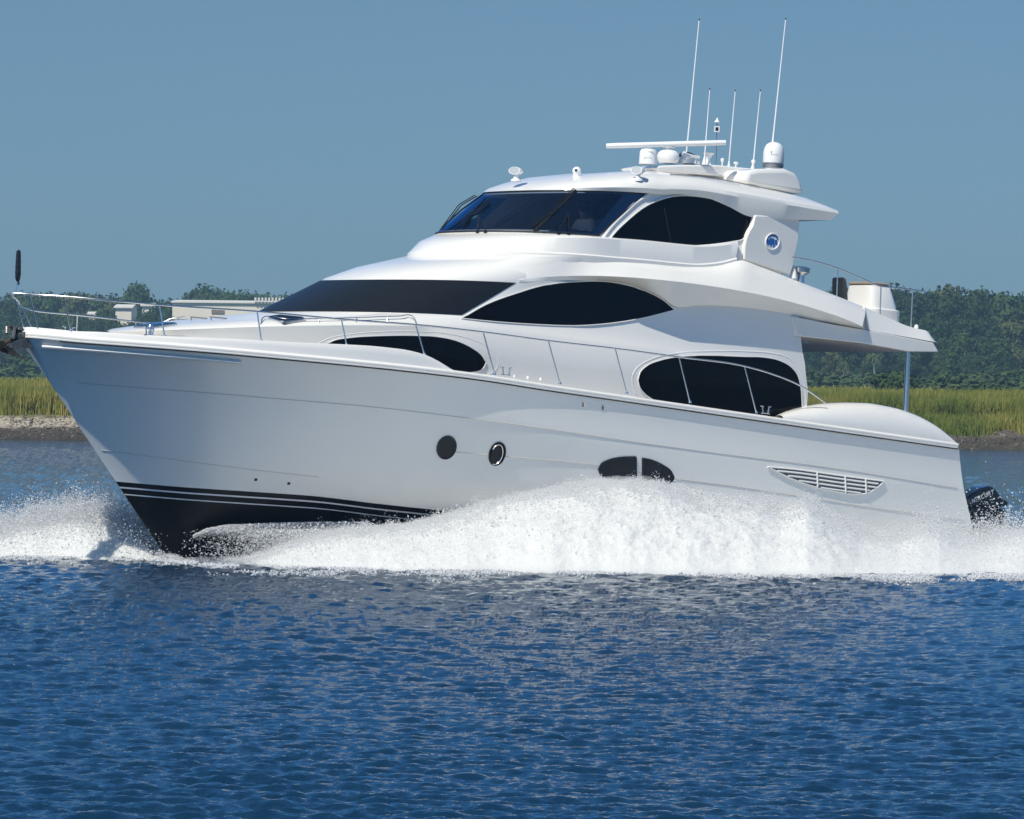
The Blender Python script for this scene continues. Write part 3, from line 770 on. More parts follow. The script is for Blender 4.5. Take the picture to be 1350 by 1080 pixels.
hwin([(846.5, 604), (860, 607), (873, 613), (884, 621), (888.5, 630)], [(846.5, 636), (858, 637), (872, 638.5), (884, 637), (888.5, 630)], 'hull_window', M_COVER)
# engine room louvre
gt = smoothline([(1012, 615.5), (1050, 619), (1100, 626), (1165, 634.5)], 30); gb = smoothline([(1012, 615.5), (1040, 630), (1070, 641), (1100, 648), (1125, 651.5), (1142, 650), (1155, 643), (1165, 634.5)], 50)
loop = list(gt)+list(gb[::-1]); P = [hit(BV_H, x, y, .012) for x, y in loop]; P = [p for p in P if p is not None]
mb = MB(); mb.tube(P+[P[0]], .015, 6, cap=False); ga, gb2 = both(mb, 'vent_grille', M_HULL)
sl_ = MB(); bk = MB()
for r in range(1, 6):
    L = []
    for x in np.linspace(1018, 1160, 50):
        yt = np.interp(x, gt[:, 0], gt[:, 1]); y = yt+r*5.1+(-1.0)
        yb = np.interp(x, gb[:, 0], gb[:, 1])
        if y < yb-1.2: L.append(hit(BV_H, x, y, .010))
    if len(L) > 3: sl_.tube(L, .020, 4)
for x0 in (1076, 1113, 1140):
    yt = np.interp(x0, gt[:, 0], gt[:, 1]); yb = np.interp(x0, gb[:, 0], gb[:, 1]); sl_.tube([hit(BV_H, x0+(y-yt)*.05, y, .02) for y in np.linspace(yt, yb-1, 8)], .02, 6)
cols = []
for x in np.linspace(1015, 1163, 50):
    yt = np.interp(x, gt[:, 0], gt[:, 1]); yb = np.interp(x, gb[:, 0], gb[:, 1]); cols.append([hit(BV_H, x, y, .004) for y in np.linspace(yt, yb, 5)])
bk.grid(cols)
M_DK = mat('vent_shadow', (0.13, 0.13, 0.14), .6)
bk.build('vent_opening', M_DK, ga); bk.mirror().build('vent_opening', M_DK, gb2)
sl_.build('slats', M_HULL, ga); sl_.mirror().build('slats', M_HULL, gb2)
for x, y in ((769, 533.8), (795.3, 537.7)):
    e = [hit(BV_H, x+a, y+b, .006) for a, b in ((-2.6, -4), (2.6, -3.4), (2.4, 4), (-2.8, 3.4))]; mb = MB(); mb.prism(e, (0, -.02, 0)); va, vb = both(mb, 'tank_vent', M_SS, smooth=False)
    e = [hit(BV_H, x+a, y+b, .009) for a, b in ((-1.4, -2.8), (0.2, -2.6), (0, 2.8), (-1.6, 2.6))]; mb = MB(); mb.prism(e, (0, -.01, 0)); mb.build('vent_slot', M_BLACK, va, smooth=False); mb.mirror().build('vent_slot', M_BLACK, vb, smooth=False)
for x, y in ((337, 632.5), (380.5, 637.5), (102, 559)):
    h = hit(BV_H, x, y, 0)
    if h is not None:
        mb = MB(); mb.lathe(h, [(0, .03), (.025, .02), (.025, -.02)], 10, ax=((1, 0, 0), (0, 0, 1), (0, 1, 0))); both(mb, 'drain_fitting', M_BLACK)
# ------------------------------------------------------------------ deck rails
rb_ = lambda u: max(b_gun(u)-0.20, 0.0)
def rpt(x, y):
    p = onb(x, y, rb_); return p
RAIL = [(210, 402), (338.5, 410.8), (450, 421), (551, 428.6), (637, 438), (723, 449.5), (810, 459.5), (896, 471), (981.5, 483), (1017, 493), (1055.6, 509), (1088, 531)]
RP = [rpt(x, y) for x, y in RAIL]; RP.insert(0, onv(140, 395.8, 1.12))
tipp = onv(17, 386.8, 0.0); q1 = onv(86, 391.0, .66); q0 = onv(45, 388.5, .26)
print('bow rail', tipp, q0, q1, RP[0], RP[1])
RP = [tipp, tipp*.6+q0*.4+np.array([0, .05, 0]), q0, q1]+RP
RS = smoothline(RP, 120)
def sdrop(p):   # the starboard bow rail stands a little lower
    return np.array([p[0], -p[1], p[2]-.17*float(np.clip((p[0]-14.5)/2.5, 0, 1))*float(np.clip(abs(p[1])/.5, 0, 1))])
mb = MB(); mb.tube(RS, 0.017, 8); pr_ = mb.build('guard_rail', M_SS, yacht, autos=60)
mb = MB(); mb.tube([sdrop(p) for p in RS], 0.017, 8); sr_ = mb.build('guard_rail', M_SS, yacht, autos=60)
def stan(t, b, r=0.013):
    T = onb(t[0], t[1], rb_) if t[0] > 180 else None
    Bq = onb(b[0], b[1], lambda u: max(b_gun(u)-0.13, 0.0))
    if T is None:
        k = int(np.argmin([abs(pj(p)[0]-t[0]) for p in RS])); T = RS[k]
    Bq = np.array([Bq[0], Bq[1], Bq[2]-.01])
    m = MB(); m.tube([Bq, T], r, 8); m.lathe(Bq, [(0, .022), (.028, .02), (.034, 0), (.034, -.02)], 12)
    a, b2 = m.build('stanchion', M_SS, pr_, autos=60), None
    m = MB(); m.tube([Bq*[1, -1, 1], sdrop(T)], r, 8); m.lathe(Bq*[1, -1, 1], [(0, .022), (.028, .02), (.034, 0), (.034, -.02)], 12); m.build('stanchion', M_SS, sr_, autos=60)
for t, b in (((86, 391.5), (93.5, 435.5)), ((210, 402), (217, 442.5)), ((339, 411), (344.5, 448.5)), ((450, 421), (457, 454)), ((548, 428.5), (559.5, 466.5)), ((637, 438), (652, 492)), ((723, 450), (738, 504.5)), ((811, 460), (826, 517)), ((895, 471), (909.6, 529.5)), ((981.5, 483.5), (997, 543.2)), ((36, 389), (50, 434))):
    stan(t, b)
# coach roof grab rail
L = smoothline([(343.7, 428), (344.5, 425.5), (380, 424.6), (447, 423), (486, 421.6), (525, 420), (543, 420), (548, 427)], 40)
P = []
for x, y in L:
    p = hit(BV1, x, y, .05)
    if p is not None: P.append(p)
P[0] = hit(BV1, 343.7, 428, 0); P[-1] = hit(BV1, 549, 428, 0)
mb = MB(); mb.tube(P, .011, 6)
for x in (380, 420, 470, 510): 
    y = float(np.interp(x, L[:, 0], L[:, 1])); mb.tube([hit(BV1, x, y, .05), hit(BV1, x, y+3.2, -.01)], .009, 6)
both(mb, 'grab_rail', M_SS, autos=60)
# cleats and small deck fittings on the cap
def cleat(cx, cy, w=13, h=8):
    c = onb(cx, cy, lambda u: b_gun(u)-0.13); m = MB()
    l = np.array([1, 0, 0.0])
    for s in (-1, 1):
        m.tube([c+l*s*.06+np.array([0, 0, -.01]), c+l*s*.085+np.array([0, 0, h*.0125])], [.016, .012], 8)
        m.tube([c+l*s*.06+np.array([0, 0, h*.0125]), c+l*s*.14+np.array([0, 0, h*.0135])], [.014, .009], 8)
    m.tube([c-l*.11, c+l*.11], .012, 8); both(m, 'cleat', M_SS, autos=60)
cleat(197, 442, h=11); cleat(667, 494.5, h=10); cleat(1009, 545, h=10)
for x, y in ((678, 497), (696, 499), (713, 501)):
    c = onb(x, y, lambda u: b_gun(u)-.16); m = MB(); m.lathe(c+np.array([0, 0, -.01]), [(0, .055), (.022, .05), (.028, .02), (.03, 0)], 12); both(m, 'filler_cap', M_GEL)
# deck hatches
def hatch(px, py, lu, lv, name='deck_hatch'):
    p, n = hitn(BV1, px, py); n = n if n[2] > 0 else -n
    x = np.array([1, 0, 0.]); x = x-n*(x@n); x /= np.linalg.norm(x); y = np.cross(n, x)
    def rr(s, z, k=24):
        out = []
        for t in np.linspace(0, 2*math.pi, k, endpoint=False):
            a = lu/2*np.sign(math.cos(t))*abs(math.cos(t))**.35; b = lv/2*np.sign(math.sin(t))*abs(math.sin(t))**.35; out.append(p+x*a*s+y*b*s+n*z)
        return out
    f = MB(); f.grid([rr(1, -.05), rr(1, .03), rr(.94, .045), rr(.86, .045)], closed_v=True); o = f.build(name, M_SS, yacht)
    g = MB(); R = rr(.88, .05); c = np.mean(R, axis=0)+n*.01
    for i in range(len(R)): g.add([R[i], R[(i+1) % len(R)], c], [(0, 1, 2)])
    g.build('hatch_glass', M_GLASS, o)
hatch(205, 430.5, .62, .62); hatch(378, 421.5, .55, .5)
mb = MB(); c = onv(198, 436, 1.0); mb.lathe(c+np.array([0, 0, -.08]), [(.03, 0), (.03, .08), (.055, .10), (.06, .14), (.04, .18), (0, .19)], 14); mb.build('deck_light', M_SS, yacht)
for k, x in enumerate((262, 288)):
    mb = MB(); h = hit(BV1, x, 421.8, .0); mb.tube([h+np.array([-.18, 0, .035]), h+np.array([.18, 0, .035])], .014, 6); mb.tube([h+np.array([-.16, 0, -.02]), h+np.array([-.16, 0, .035])], .01, 6); mb.tube([h+np.array([.16, 0, -.02]), h+np.array([.16, 0, .035])], .01, 6)
    mb.build('hand_hold', M_SSD, yacht)

# ------------------------------------------------------------------ bow roller, anchor, furled flag
def v0(x, y, v=0.0): return onv(x, y, v)
mb = MB()
for v in (.13, -.13): mb.prism([v0(44, 441, v), v0(30, 447, v), v0(14, 452, v), v0(6, 458, v), v0(14, 463, v), v0(30, 461, v), v0(42, 458, v)], (0, -.02, 0))
mb.tube([v0(12, 457, .12), v0(12, 457, -.13)], .05, 12); mb.tube([v0(26, 454, .12), v0(26, 454, -.13)], .04, 12)
mb.build('bow_roller', M_ROLL, yacht, autos=30)
mb = MB()
mb.tube([v0(36, 441), v0(20, 446), v0(4, 454), v0(-3, 462)], [.035, .04, .045, .05], 8)
fl = lambda v, dx: [v0(2+dx, 455, v*.2), v0(12+dx, 462, v), v0(33+dx, 474, v*.35), v0(20+dx, 460, 0)]
for s in (1, -1): mb.prism([v0(-8, 460, 0), v0(6, 455, s*.10), v0(14, 459, s*.26), v0(34, 475, s*.05), v0(10, 467, 0)], (0, s*.025, .0))
mb.prism([v0(-10, 452, .12), v0(4, 449, .12), v0(9, 455, .12), v0(-2, 464, .12)], (0, -.24, 0))
mb.build('anchor', M_ANCH, yacht, autos=30)
mb = MB()
mb.lathe(v0(24, 447, .0), [(0, .0), (.10, 0), (.11, .08), (.06, .12), (.10, .16), (.07, .20), (0, .21)], 16)
mb.tube([v0(9, 440, .15), v0(9, 432, .1), v0(14, 430, .05), v0(20, 438, 0)], .03, 8); mb.tube([v0(17, 447, .1), v0(19, 433, .08), v0(24, 431, 0)], .028, 8)
mb.build('anchor_chain_stopper', M_ROLL, yacht)
mb = MB(); mb.tube([tipp+np.array([-.05, 0, 0]), v0(22.5, 378), v0(24.5, 332)], [.022, .018, .012], 8); st = mb.build('jackstaff', M_SS, yacht)
mb = MB(); prof = smoothline([(24, 376), (23.5, 370), (23.8, 360), (24, 350), (24.3, 340), (24.5, 333), (24.7, 329.5)], 24)
rad = np.interp(prof[:, 1], [329.5, 331.5, 338, 350, 362, 369, 371.5, 374, 376], [.012, .04, .044, .050, .052, .042, .022, .034, .015])
mb.tube([v0(x, y) for x, y in prof], [r*(1+.04*math.sin(i*1.7)) for i, r in enumerate(rad)], 10); mb.build('furled_flag', M_BLACK, st)
mb = MB(); c = v0(28.5, 384.5, .0); mb.lathe(c+np.array([0, 0, -.05]), [(0, 0), (.03, 0), (.04, .03), (.035, .06), (0, .08)], 12); mb.build('navigation_light', M_SS, yacht)

# ------------------------------------------------------------------ flybridge aft
FR = [(1044, 339), (1075, 345), (1104.5, 354), (1135, 367), (1160, 377.3), (1185, 380), (1203, 382.2), (1219, 384)]
mb = MB(); P = [onv(x, y, 2.06) for x, y in FR]; mb.tube(smoothline(P, 50), .016, 8); fa, fb = both(mb, 'flybridge_rail', M_SS, autos=60)
for t, b in (((1104.5, 355), (1103.5, 389)), ((1161.5, 378), (1160.3, 416)), ((1203.5, 382.5), (1201, 432.5))):
    m = MB(); m.tube([onv(*t, 2.06), onv(*b, 2.06)+np.array([0, 0, -.04])], .012, 8); m.build('stanchion', M_SS, fa); m.mirror().build('stanchion', M_SS, fb)
def bevel(o, w, s=3):
    b = o.modifiers.new('bevel', 'BEVEL'); b.width = w; b.segments = s; b.limit_method = 'ANGLE'; return o
# tapered cabinet: rounded-rectangle sections stacked
def rrect(c, lu, lv, r=.35, n=28):
    out = []
    for t in np.linspace(0, 2*math.pi, n, endpoint=False):
        a, b = math.cos(t), math.sin(t); out.append(np.array(c)+np.array([lu/2*np.sign(a)*abs(a)**r, lv/2*np.sign(b)*abs(b)**r, 0]))
    return out
cb = onv(1147, 408, .9); print('cabinet', cb)
def stack(c, lst, r=.45):
    m = MB(); G = [rrect((c[0]+du, c[1], c[2]+dz), lu, lv, r) for dz, lu, lv, du in lst]; m.grid(G, closed_v=True)
    k = len(G[0]); m.f.append(tuple(range(k))); m.m.append(0); b = len(G)*k-k; m.f.append(tuple(b+i for i in range(k))[::-1]); m.m.append(0); return m
mm = stack(cb, [(-.75, .92, 1.05, 0), (-.02, .90, 1.03, 0), (0, .86, .98, 0), (0.005, .80, .92, .0), (.10, .76, .88, 0.0), (.44, .62, .72, .05), (.47, .56, .66, .05)]); cab = mm.build('flybridge_cabinet', M_GEL, yacht, autos=40)
mm = stack(cb+np.array([0, 0, .47]), [(0.0, .60, .70, .07), (.03, .61, .71, .07), (.05, .56, .66, .07)]); mm.build('cabinet_top', M_TAN, cab, autos=40)
ch = onv(1106, 392, 1.0); mm = stack(ch, [(-.35, .14, .34, -.1), (-.1, .15, .34, -.05), (.22, .14, .34, .0), (.36, .12, .32, .02), (.385, .08, .28, .02)], .5); mm.build('seat_back', M_BROWN, yacht, autos=50)
mm = stack(ch+np.array([.28, 0, -.28]), [(0, .45, .4, 0), (.12, .46, .4, 0), (.15, .42, .36, 0)], .4); mm.build('seat_cushion', M_BROWN, yacht, autos=50)
w0 = onv(1056, 366, 1.9); mb = MB(); mb.lathe(w0+np.array([0, 0, -.12]), [(.07, 0), (.07, .16), (.16, .22), (.17, .30), (.10, .33), (0, .33)], 16); mb.build('deck_davit_base', M_SS, yacht)
w0 = onv(1046, 362, 1.9); mb = MB(); mb.lathe(w0+np.array([0, 0, -.08]), [(.08, 0), (.06, .12), (.02, .25), (0, .26)], 12); mb.build('deck_fitting', M_GEL, yacht)
# chrome pillar carrying the overhang
p0 = onv(1197.2, 460, 2.12); p1 = onv(1193.6, 548, 2.12); mb = MB(); mb.tube([p0, p1+np.array([0, 0, -.25])], .052, 16); both(mb, 'overhang_pillar', M_SS, autos=60)

# ------------------------------------------------------------------ hardtop equipment
def flat_slab(poly, v, wd, name, m=M_GEL, bw=.05, par=yacht):
    mb = MB(); mb.prism([onv(x, y, v) for x, y in poly], (0, -wd, 0)); return bevel(mb.build(name, m, par, autos=25), bw)
pltf = flat_slab([(862, 221.5), (871, 218.5), (900, 217.5), (945, 217.5), (1000, 223), (1004, 232), (1003, 243.5), (985, 240), (945, 232), (900, 228), (868, 226)], .5, 1.0, 'equipment_platform', bw=.035)
hs = flat_slab([(985, 225.5), (1000, 222.5), (1036, 222), (1049, 227), (1056, 236), (1062, 256.5), (1040, 253), (1004, 247), (985, 241)], 1.15, 2.3, 'arch_housing', bw=.09)
mb = MB(); L = [hit(BV4, x, y, .02) for x, y in smoothline([(884, 231), (920, 234), (960, 240), (1000, 248)], 14)]; L = [p for p in L if p is not None]; mb.tube(L, .012, 6)
for k in (0, len(L)//2, -1): mb.tube([L[k], L[k]+np.array([0, 0, -.05])], .01, 6)
mb.build('hardtop_track', M_SSD, yacht)
# open array radar
rc = onv(881, 206, .2); zt_ = np.array([0, 0, 1.])
mb = MB(); mb.lathe(rc, [(0, -.14), (.17, -.14), (.205, -.09), (.215, -.01), (.20, .05), (.16, .095), (.10, .115), (.07, .12), (.07, .15), (.12, .16), (.13, .175), (.06, .19), (0, .19)], 28)
rd = mb.build('radar_scanner', M_DOME, yacht, autos=30)
bc = onv(878, 190.3, .2); ax = np.array([-.766, .643, .0]); ax /= np.linalg.norm(ax); ay = np.cross([0, 0, 1.], ax); az = np.array([0, 0, 1.])
# bar tilts slightly in the picture: the boat frame is trimmed
ax = ax*math.cos(.085)+az*math.sin(.085); 
mb = MB(); G = []
for t in np.linspace(-1, 1, 13):
    c = bc+ax*t*1.15; k = 1.0 if abs(t) < .99 else .9
    G.append([c+ay*math.cos(a)*.075*k+np.cross(ax, ay)*math.sin(a)*.052*k for a in np.linspace(0, 2*math.pi, 14, endpoint=False)])
mb.grid(G, closed_v=True); mb.f += [tuple(range(14)), tuple(12*14+i for i in range(14))[::-1]]; mb.m += [0, 0]
mb.build('radar_bar', M_DOME, rd, autos=50)
rc2 = onv(854, 217, .35); mb = MB(); mb.lathe(rc2, [(.17, 0), (.172, .04), (.17, .12), (.165, .24), (.14, .285), (.08, .30), (0, .305)], 24); o = mb.build('radome', M_DOME, yacht, autos=30)
tq = onv(854, 199.5, .35); mb = MB(); dirv = np.array([.64, .77, 0]);
mb.box(rc2+dirv*.1675+np.array([-.03, .02, .235]), (.10, .008, .018), ax=((-.77, .64, 0), (.64, .77, 0), (0, 0, 1))); mb.box(rc2+dirv*.172+np.array([0.02, -.02, .12]), (.17, .006, .008), ax=((-.77, .64, 0), (.64, .77, 0), (0, 0, 1)))
mb.build('radome_mark', M_LINE, o, smooth=False)
# satellite dome
sd = onv(1019, 221.5, .35); mb = MB(); mb.lathe(sd, [(.165, -.06), (.165, 0), (.195, .02), (.20, .10), (.205, .12), (.205, .30), (.19, .38), (.155, .45), (.10, .49), (.04, .505), (0, .508)], 32); o = mb.build('satellite_dome', M_DOME, yacht, autos=30)
mb = MB(); mb.lathe(sd, [(.168, .0), (.203, .02), (.207, .03), (.207, .085), (.203, .09)], 32); mb.build('dome_band', M_SSD, o)
mb = MB(); mb.box(sd+dirv*.203+np.array([.05, -.04, .30]), (.03, .008, .035), ax=((-.77, .64, 0), (.64, .77, 0), (0, 0, 1))); mb.box(sd+dirv*.206+np.array([0, 0, .25]), (.13, .006, .008), ax=((-.77, .64, 0), (.64, .77, 0), (0, 0, 1))); mb.build('dome_mark', M_LINE, o, smooth=False)
# whip antennas
for (bx, by), (tx, ty), v, r in (((904, 214), (921.7, 27), -.1, .017), ((928.5, 214), (935.8, 118.5), .25, .014), ((960.5, 220), (969.4, 120.5), .0, .014), ((992.5, 222), (1002.5, 120.5), .25, .014), ((1018.5, 190), (1035.8, 26), .30, .017)):
    a, b = onv(bx, by, v), onv(tx, ty, v); m = MB(); m.tube([a, a*.985+b*.015+(b-a)*.08, b], [r*1.5, r, r*.62], 8); o = m.build('whip_antenna', M_WHITE, yacht, autos=60)
    m = MB(); m.tube([b, b+(b-a)/np.linalg.norm(b-a)*.03], r*.8, 6); m.build('antenna_tip', M_BLACK, o)
    if bx < 1000: m = MB(); m.lathe(a+np.array([0, 0, -.05]), [(.045, 0), (.04, .05), (.022, .12), (.02, .16)], 10); m.build('antenna_mount', M_WHITE, o)
# masthead light with small lamp box
a = onv(944, 220, 0); b = onv(945.4, 156, 0); mb = MB(); mb.tube([a, b], .009, 6); o = mb.build('light_mast', M_SSD, yacht)
mb = MB(); mb.lathe(onv(945.3, 161.5, 0), [(.055, 0), (.05, .02), (.02, .055), (.012, .08), (0, .10)], 14); mb.build('masthead_light', M_WHITE, o)
c = onv(945, 170.5, 0); mb = MB(); mb.box(c, (.10, .10, .11), ax=((-.77, .64, 0), (.64, .77, 0), (0, 0, 1))); lb = mb.build('lamp_box', M_WHITE, o, smooth=False)
mb = MB(); mb.box(c+dirv*.052, (.06, .006, .07), ax=((-.77, .64, 0), (.64, .77, 0), (0, 0, 1))); mb.build('lamp_lens', M_BLACK, lb, smooth=False)
# mushroom antennas
for x, y, h, r, v in ((952, 219.5, .16, .038, .3), (970, 221, .11, .05, .4), (992.8, 222, .17, .045, .5)):
    a = onv(x, y, v); m = MB(); m.lathe(a, [(.015, -.03), (.014, h*.35), (r*.6, h*.5), (r, h*.75), (r*.9, h*.93), (r*.45, h), (0, h)], 14); m.build('gps_antenna', M_WHITE, yacht)
# trumpet horns and loudhailer
a = onv(933, 218, .15); m = MB(); m.lathe(a, [(.075, -.02), (.07, .02), (.045, .08), (.05, .14), (.085, .20), (.125, .235), (.11, .225), (0, .15)], 18); m.build('loudhailer', M_WHITE, yacht, autos=40)
for dvv, hh in ((0, 0), (.14, .05)):
    a = onv(922, 209-hh*40, .3-dvv); f = np.array([1, 0, 0]); m = MB(); m.tube([a, a+f*.18, a+f*.34, a+f*.40], [.022, .026, .045, .07], 12); m.lathe(a+np.array([.1, 0, -.12]), [(.02, 0), (.02, .12)], 8); m.build('air_horn', M_DOME, yacht, autos=40)
m = MB(); a = onv(909, 203, .0); m.prism([onv(900, 207, .1), onv(908, 200.5, .1), (onv(923, 206.5, .1)), onv(910, 206, .1)], (0, -.2, 0)); m.build('horn_cover', M_BLACK, yacht, smooth=False)
m = MB(); a = onv(907, 213, .2); m.box(a, (.45, .22, .09)); bevel(m.build('equipment_box', M_WHITE, yacht), .02)
M_LENS = mat('lamp_glass', (.55, .57, .57), .2)
# searchlights and camera dome on the brow
def searchlight(x, y):
    p, n = hitn(BV4, x+2, y+8)
    if p is None: p = onv(x+2, y+8, 0)
    m = MB(); m.lathe(p+np.array([0, 0, -.03]), [(.10, 0), (.09, .04), (.05, .06), (.04, .12), (.05, .14)], 16); o = m.build('searchlight', M_WHITE, yacht, autos=40)
    c = p+np.array([0.0, 0, .17]); f = np.array([.9, .30, 0]); f /= np.linalg.norm(f); s = np.cross([0, 0, 1.], f); G = []
    for d, k in ((-.12, .35), (-.09, .75), (-.02, .95), (.05, 1.0), (.075, .98), (.075, .80)):
        G.append([c+f*d+s*math.cos(t)*.13*k*(abs(math.cos(t))**.0)+np.array([0, 0, math.sin(t)*.075*k]) for t in np.linspace(0, 2*math.pi, 20, endpoint=False)])
    h = MB(); h.grid(G, closed_v=True); h.f.append(tuple(range(20))); h.m.append(0); hd = h.build('lamp_housing', M_WHITE, o, autos=40)
    g = MB(); R = [c+f*.070+s*math.cos(t)*.105+np.array([0, 0, math.sin(t)*.058]) for t in np.linspace(0, 2*math.pi, 20, endpoint=False)]
    for i in range(20): g.add([R[i], R[(i+1) % 20], c+f*.072], [(0, 1, 2)])
    g.build('lamp_lens', M_LENS, hd)
searchlight(678, 229.5); searchlight(839, 229)
p, n = hitn(BV4, 760, 232); p = p if p is not None else onv(760, 230, 0)
m = MB(); m.lathe(p+np.array([0, 0, -.02]), [(.07, 0), (.065, .05), (.075, .07), (.085, .11), (.075, .155), (.04, .185), (0, .195)], 18); o = m.build('camera_dome', M_WHITE, yacht, autos=40)
m = MB(); m.lathe(p+np.array([.055, .045, .10]), [(0, .03), (.025, .02), (.03, -.02)], 12, ax=((0, 0, 1), (-.6, .8, 0), (.8, .6, 0))); m.build('camera_lens', M_BLACK, o)

# ------------------------------------------------------------------ outboard motor of the tender on the swim platform
VM = 1.15
def om(pts, v, w, name, m, bw, par=None):
    mb = MB(); mb.prism([onv(x, y, v) for x, y in pts], (0, -w, 0)); o = mb.build(name, m, par, autos=30); bevel(o, bw); return o
ob = empty('outboard_motor'); obp = b2w(onv(1305, 700, VM-.2)); ob.matrix_world = Matrix(MW)
inv = None
tag(ob, 'black outboard motor tilted behind the stern of the yacht with white lettering on its cowling', 'outboard motor')
om([(1274, 657), (1284, 650), (1296, 643.5), (1304, 641), (1309, 641.5), (1314, 645), (1319, 652), (1324.5, 659.5), (1324, 666), (1318, 671), (1280.5, 669)], VM, .42, 'cowling', M_ENG, .06, ob)
om([(1324, 658), (1329.5, 663), (1327, 668), (1322, 667)], VM-.1, .22, 'tilt_handle', M_BLACK, .015, ob)
om([(1281, 668), (1319, 669), (1325, 672), (1326, 688), (1329, 700), (1322, 712), (1298, 714), (1288, 700)], VM-.05, .30, 'midsection', M_ENG, .04, ob)
om([(1298, 708), (1318, 708), (1322, 745), (1305, 748)], VM-.15, .10, 'lower_leg', M_BLACK, .02, ob)
cu = bpy.data.curves.new('lettering', 'FONT'); cu.body = 'MERCURY'; cu.size = .078; cu.shear = .25; cu.extrude = .002; cu.offset = .0012; cu.space_character = 1.15
to = bpy.data.objects.new('tmp', cu); COL.objects.link(to); bpy.context.view_layer.update()
tm = bpy.data.meshes.new_from_object(to); bpy.data.objects.remove(to)
tm.materials.clear(); tm.materials.append(mat('lettering_silver', (.62, .62, .62), .4))
a = onv(1281.0, 664.5, VM+.003); b = onv(1311.5, 650.3, VM+.003); ex = (b-a)/np.linalg.norm(b-a); wd = max(v.co.x for v in tm.vertices); sc = np.linalg.norm(b-a)/wd
ez = np.array([0, 1., 0]); ey = np.cross(ez, ex); 
for v in tm.vertices:
    q = a+ex*v.co.x*sc+ey*v.co.y*sc+ez*v.co.z; v.co = q
lt = bpy.data.objects.new('lettering', tm); COL.objects.link(lt); lt.parent = ob

# ------------------------------------------------------------------ helmsman
M_SKIN = mat('skin', (.42, .24, .17), .5); M_SHIRT = mat('white_shirt', (.8, .8, .8), .8); M_HAIR = mat('dark_hair', (.03, .02, .015), .7); M_TROU = mat('dark_trousers', (.03, .035, .06), .8)
hp = onv(768, 277, .55); print('helmsman head', hp)
def skinfig(name, joints, bones, m, par, lv=2):
    me = bpy.data.meshes.new(name); K = list(joints); me.from_pydata([joints[k][0] for k in K], [(K.index(a), K.index(b)) for a, b in bones], []); me.materials.append(m)
    o = bpy.data.objects.new(name, me); COL.objects.link(o); o.parent = par
    sk_ = o.modifiers.new('skin', 'SKIN'); sk_.use_smooth_shade = True
    for i, k in enumerate(K): r = joints[k][1]; me.skin_vertices[0].data[i].radius = r if isinstance(r, tuple) else (r, r)
    me.skin_vertices[0].data[0].use_root = True
    s = o.modifiers.new('sub', 'SUBSURF'); s.levels = lv; s.render_levels = lv; return o
pe = empty('person'); pe.matrix_world = Matrix(MW)
tag(pe, 'person in a white shirt seated at the helm behind the tinted windshield', 'person')
hx, hy, hz = hp; J = {}
def jj(k, x, y, z, r): J[k] = ((hx+x, hy+y, hz+z), r)
jj('pelvis', -.12, 0, -.72, (.15, .12)); jj('waist', -.12, 0, -.55, (.14, .11)); jj('chest', -.09, 0, -.33, (.17, .12)); jj('neckb', -.05, 0, -.18, (.075, .07)); jj('neck', -.02, 0, -.12, .055); jj('head', 0, 0, 0, (.075, .09)); jj('crown', -.01, 0, .10, (.06, .07))
for s, n_ in ((1, 'l'), (-1, 'r')):
    jj('sh'+n_, -.08, s*.19, -.22, .06); jj('el'+n_, .03, s*.25, -.46, .045); jj('wr'+n_, .27, s*.16, -.42, .03); jj('ha'+n_, .34, s*.14, -.40, .035)
    for q in range(4): jj('f%d%s' % (q, n_), .41-.008*abs(q-1), s*(.165-.02*q), -.395, .010); jj('g%d%s' % (q, n_), .425, s*(.165-.02*q), -.43, .009)
    jj('th'+n_, .37, s*.09, -.385, .011)
    jj('hip'+n_, -.08, s*.09, -.75, .09); jj('kn'+n_, .32, s*.14, -.74, .065); jj('an'+n_, .34, s*.14, -1.15, .04); jj('to'+n_, .50, s*.15, -1.20, .035)
BN = [('pelvis', 'waist'), ('waist', 'chest'), ('chest', 'neckb'), ('neckb', 'neck'), ('neck', 'head'), ('head', 'crown')]
for n_ in 'lr':
    BN += [('chest', 'sh'+n_), ('sh'+n_, 'el'+n_), ('el'+n_, 'wr'+n_), ('wr'+n_, 'ha'+n_), ('ha'+n_, 'th'+n_), ('pelvis', 'hip'+n_), ('hip'+n_, 'kn'+n_), ('kn'+n_, 'an'+n_), ('an'+n_, 'to'+n_)]
    for q in range(4): BN += [('ha'+n_, 'f%d%s' % (q, n_)), ('f%d%s' % (q, n_), 'g%d%s' % (q, n_))]
skinfig('body', J, BN, M_SKIN, pe)
JS = {k: (J[k][0], tuple(np.array(J[k][1] if isinstance(J[k][1], tuple) else (J[k][1],)*2)+.018)) for k in ('pelvis', 'waist', 'chest', 'neckb', 'shl', 'ell', 'shr', 'elr')}
skinfig('shirt', JS, [('pelvis', 'waist'), ('waist', 'chest'), ('chest', 'neckb'), ('chest', 'shl'), ('shl', 'ell'), ('chest', 'shr'), ('shr', 'elr')], M_SHIRT, pe)
JT = {k: (J[k][0], tuple(np.array(J[k][1] if isinstance(J[k][1], tuple) else (J[k][1],)*2)+.018)) for k in ('pelvis', 'hipl', 'knl', 'anl', 'hipr', 'knr', 'anr')}
skinfig('trousers', JT, [('pelvis', 'hipl'), ('hipl', 'knl'), ('knl', 'anl'), ('pelvis', 'hipr'), ('hipr', 'knr'), ('knr', 'anr')], M_TROU, pe)
m = MB(); m.lathe((hx-.02, hy, hz+.02), [(.098, -.06), (.106, .02), (.10, .09), (.07, .145), (0, .165)], 16); m.build('hair', M_HAIR, pe)
m = MB(); m.lathe((hx+.075, hy, hz-.01), [(0, .05), (.012, .02), (.02, -.01), (0, -.02)], 8); m.build('nose', M_SKIN, pe)
